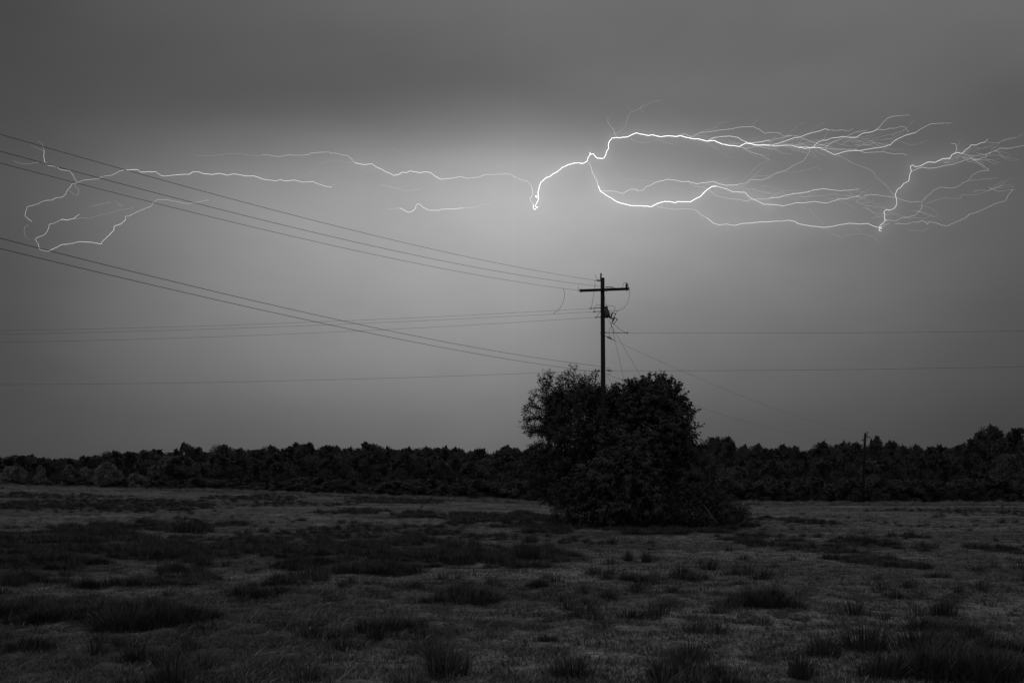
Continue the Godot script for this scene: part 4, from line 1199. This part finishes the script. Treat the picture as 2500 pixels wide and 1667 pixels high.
	channel("main_channel", t, path("d", [760, 292, 830, 308, 900, 302, 940, 330, 975, 345, 1010, 365, 1045, 378, 1080, 398, 1115, 390, 1150, 370, 1180, 375, 1210, 360, 1300, 375, 1330, 368, 1370, 370, 1400, 388, 1420, 405, 1465, 428]), 2.4, 2.4, M.glow)
	channel("main_channel", t, path("d", [1465, 428, 1560, 420, 1620, 405, 1680, 420, 1780, 410]), 2.0, 1.5, M.glow)
	channel("main_channel", t, path("d", [1780, 410, 1820, 392, 1960, 385, 2030, 385, 2100, 425, 2175, 445]), 1.5, 1.2, M.glow)
	channel("main_channel", t, path("d", [760, 292, 735, 265, 700, 235, 650, 228, 600, 213, 575, 214, 540, 205, 400, 213, 380, 225, 300, 233, 220, 228, 160, 240, 100, 240, 60, 232, 0, 225]), 1.6, 1.0, M.glow_thin)
	channel("branch", t, path("c", [2352, 255, 2300, 257, 2250, 255, 2150, 240, 2050, 235, 1900, 260, 1760, 255]), 0.9, 0.5, M.glow_faint)
	channel("branch", t, path("d", [755, 285, 680, 290, 620, 272, 540, 275, 510, 292, 470, 300, 440, 340, 390, 365, 390, 385, 430, 388]), 1.0, 0.6, M.glow_faint)
	channel("branch", t, path("d", [930, 335, 860, 355, 843, 385, 825, 352, 780, 325]), 1.0, 0.7, M.glow_faint)
	channel("branch", t, path("d", [900, 285, 940, 240, 1010, 195, 1080, 185, 1150, 215, 1260, 240, 1330, 255, 1400, 290]), 0.6, 0.5, M.glow_faint)

	t = bolt("short kinked lightning stroke lying alone just left of centre", 1520.0, Vector2(1040, 508))
	channel("main_channel", t, path("d", [1020, 675, 1070, 667, 1130, 665]), 0.6, 1.6, M.glow_thin)
	channel("main_channel", t, path("d", [1130, 665, 1160, 680, 1200, 700, 1240, 685, 1260, 665, 1258, 650, 1272, 632, 1285, 628, 1300, 640, 1320, 660, 1370, 682, 1450, 683, 1470, 674, 1560, 672, 1650, 665]), 2.2, 1.8, M.glow)
	channel("main_channel", t, path("d", [1650, 665, 1760, 655, 1800, 635, 1880, 630]), 1.6, 0.6, M.glow_thin)

# ---------------------------------------------------------------- build
func _ready() -> void:
	var cam := Camera3D.new()
	cam.name = "camera"
	cam.projection = Camera3D.PROJECTION_FRUSTUM
	cam.near = 0.2
	cam.far = 9000.0
	cam.size = 1667.0 / LENS * cam.near
	cam.frustum_offset = Vector2(0, (LEVEL - 833.5) / LENS * cam.near)
	cam.position = Vector3(0, EYE, 0)
	add_child(cam)
	cam.current = true
	var env := Environment.new()
	env.background_mode = Environment.BG_SKY
	env.sky = make_sky()
	env.background_energy_multiplier = 1.0
	env.tonemap_mode = Environment.TONE_MAPPER_LINEAR
	env.tonemap_exposure = 1.0
	env.sdfgi_enabled = true
	env.ssao_enabled = true
	env.ssil_enabled = true
	var we := WorldEnvironment.new()
	we.name = "world_environment"
	we.environment = env
	add_child(we)
	# last dusk light through the overcast behind the camera
	var dusk := DirectionalLight3D.new()
	dusk.name = "dusk_light"
	dusk.light_energy = 0.04
	dusk.light_angular_distance = 45.0
	dusk.shadow_enabled = true
	dusk.rotation_degrees = Vector3(-48.0, -28.0, 0.0)
	add_child(dusk)
	# the light of the lightning itself
	for q in [[1500, 430, 1490.0, 1.0], [2200, 430, 1540.0, 0.3], [450, 430, 1590.0, 0.3]]:
		var lamp := OmniLight3D.new()
		lamp.name = numbered("lightning_light")
		lamp.position = spot(q[0], q[1], q[2])
		lamp.light_energy = 45000.0 * q[3]
		lamp.omni_range = 4000.0
		lamp.omni_attenuation = 2.0
		lamp.light_size = 60.0
		lamp.shadow_enabled = true
		add_child(lamp)

	rng.seed = 4711
	noise.seed = 5; noise.frequency = 0.035; noise.fractal_octaves = 3
	fine.seed = 9; fine.frequency = 0.12; fine.fractal_octaves = 3
	clods.seed = 31; clods.frequency = 0.25; clods.fractal_octaves = 4
	make_materials()
	make_patches()
	make_ground()
	make_wood()
	make_bush()
	make_pole()
	make_far_pole()
	make_wires()
	make_guys()
	make_lightning()
	make_clumps()
	make_grass()
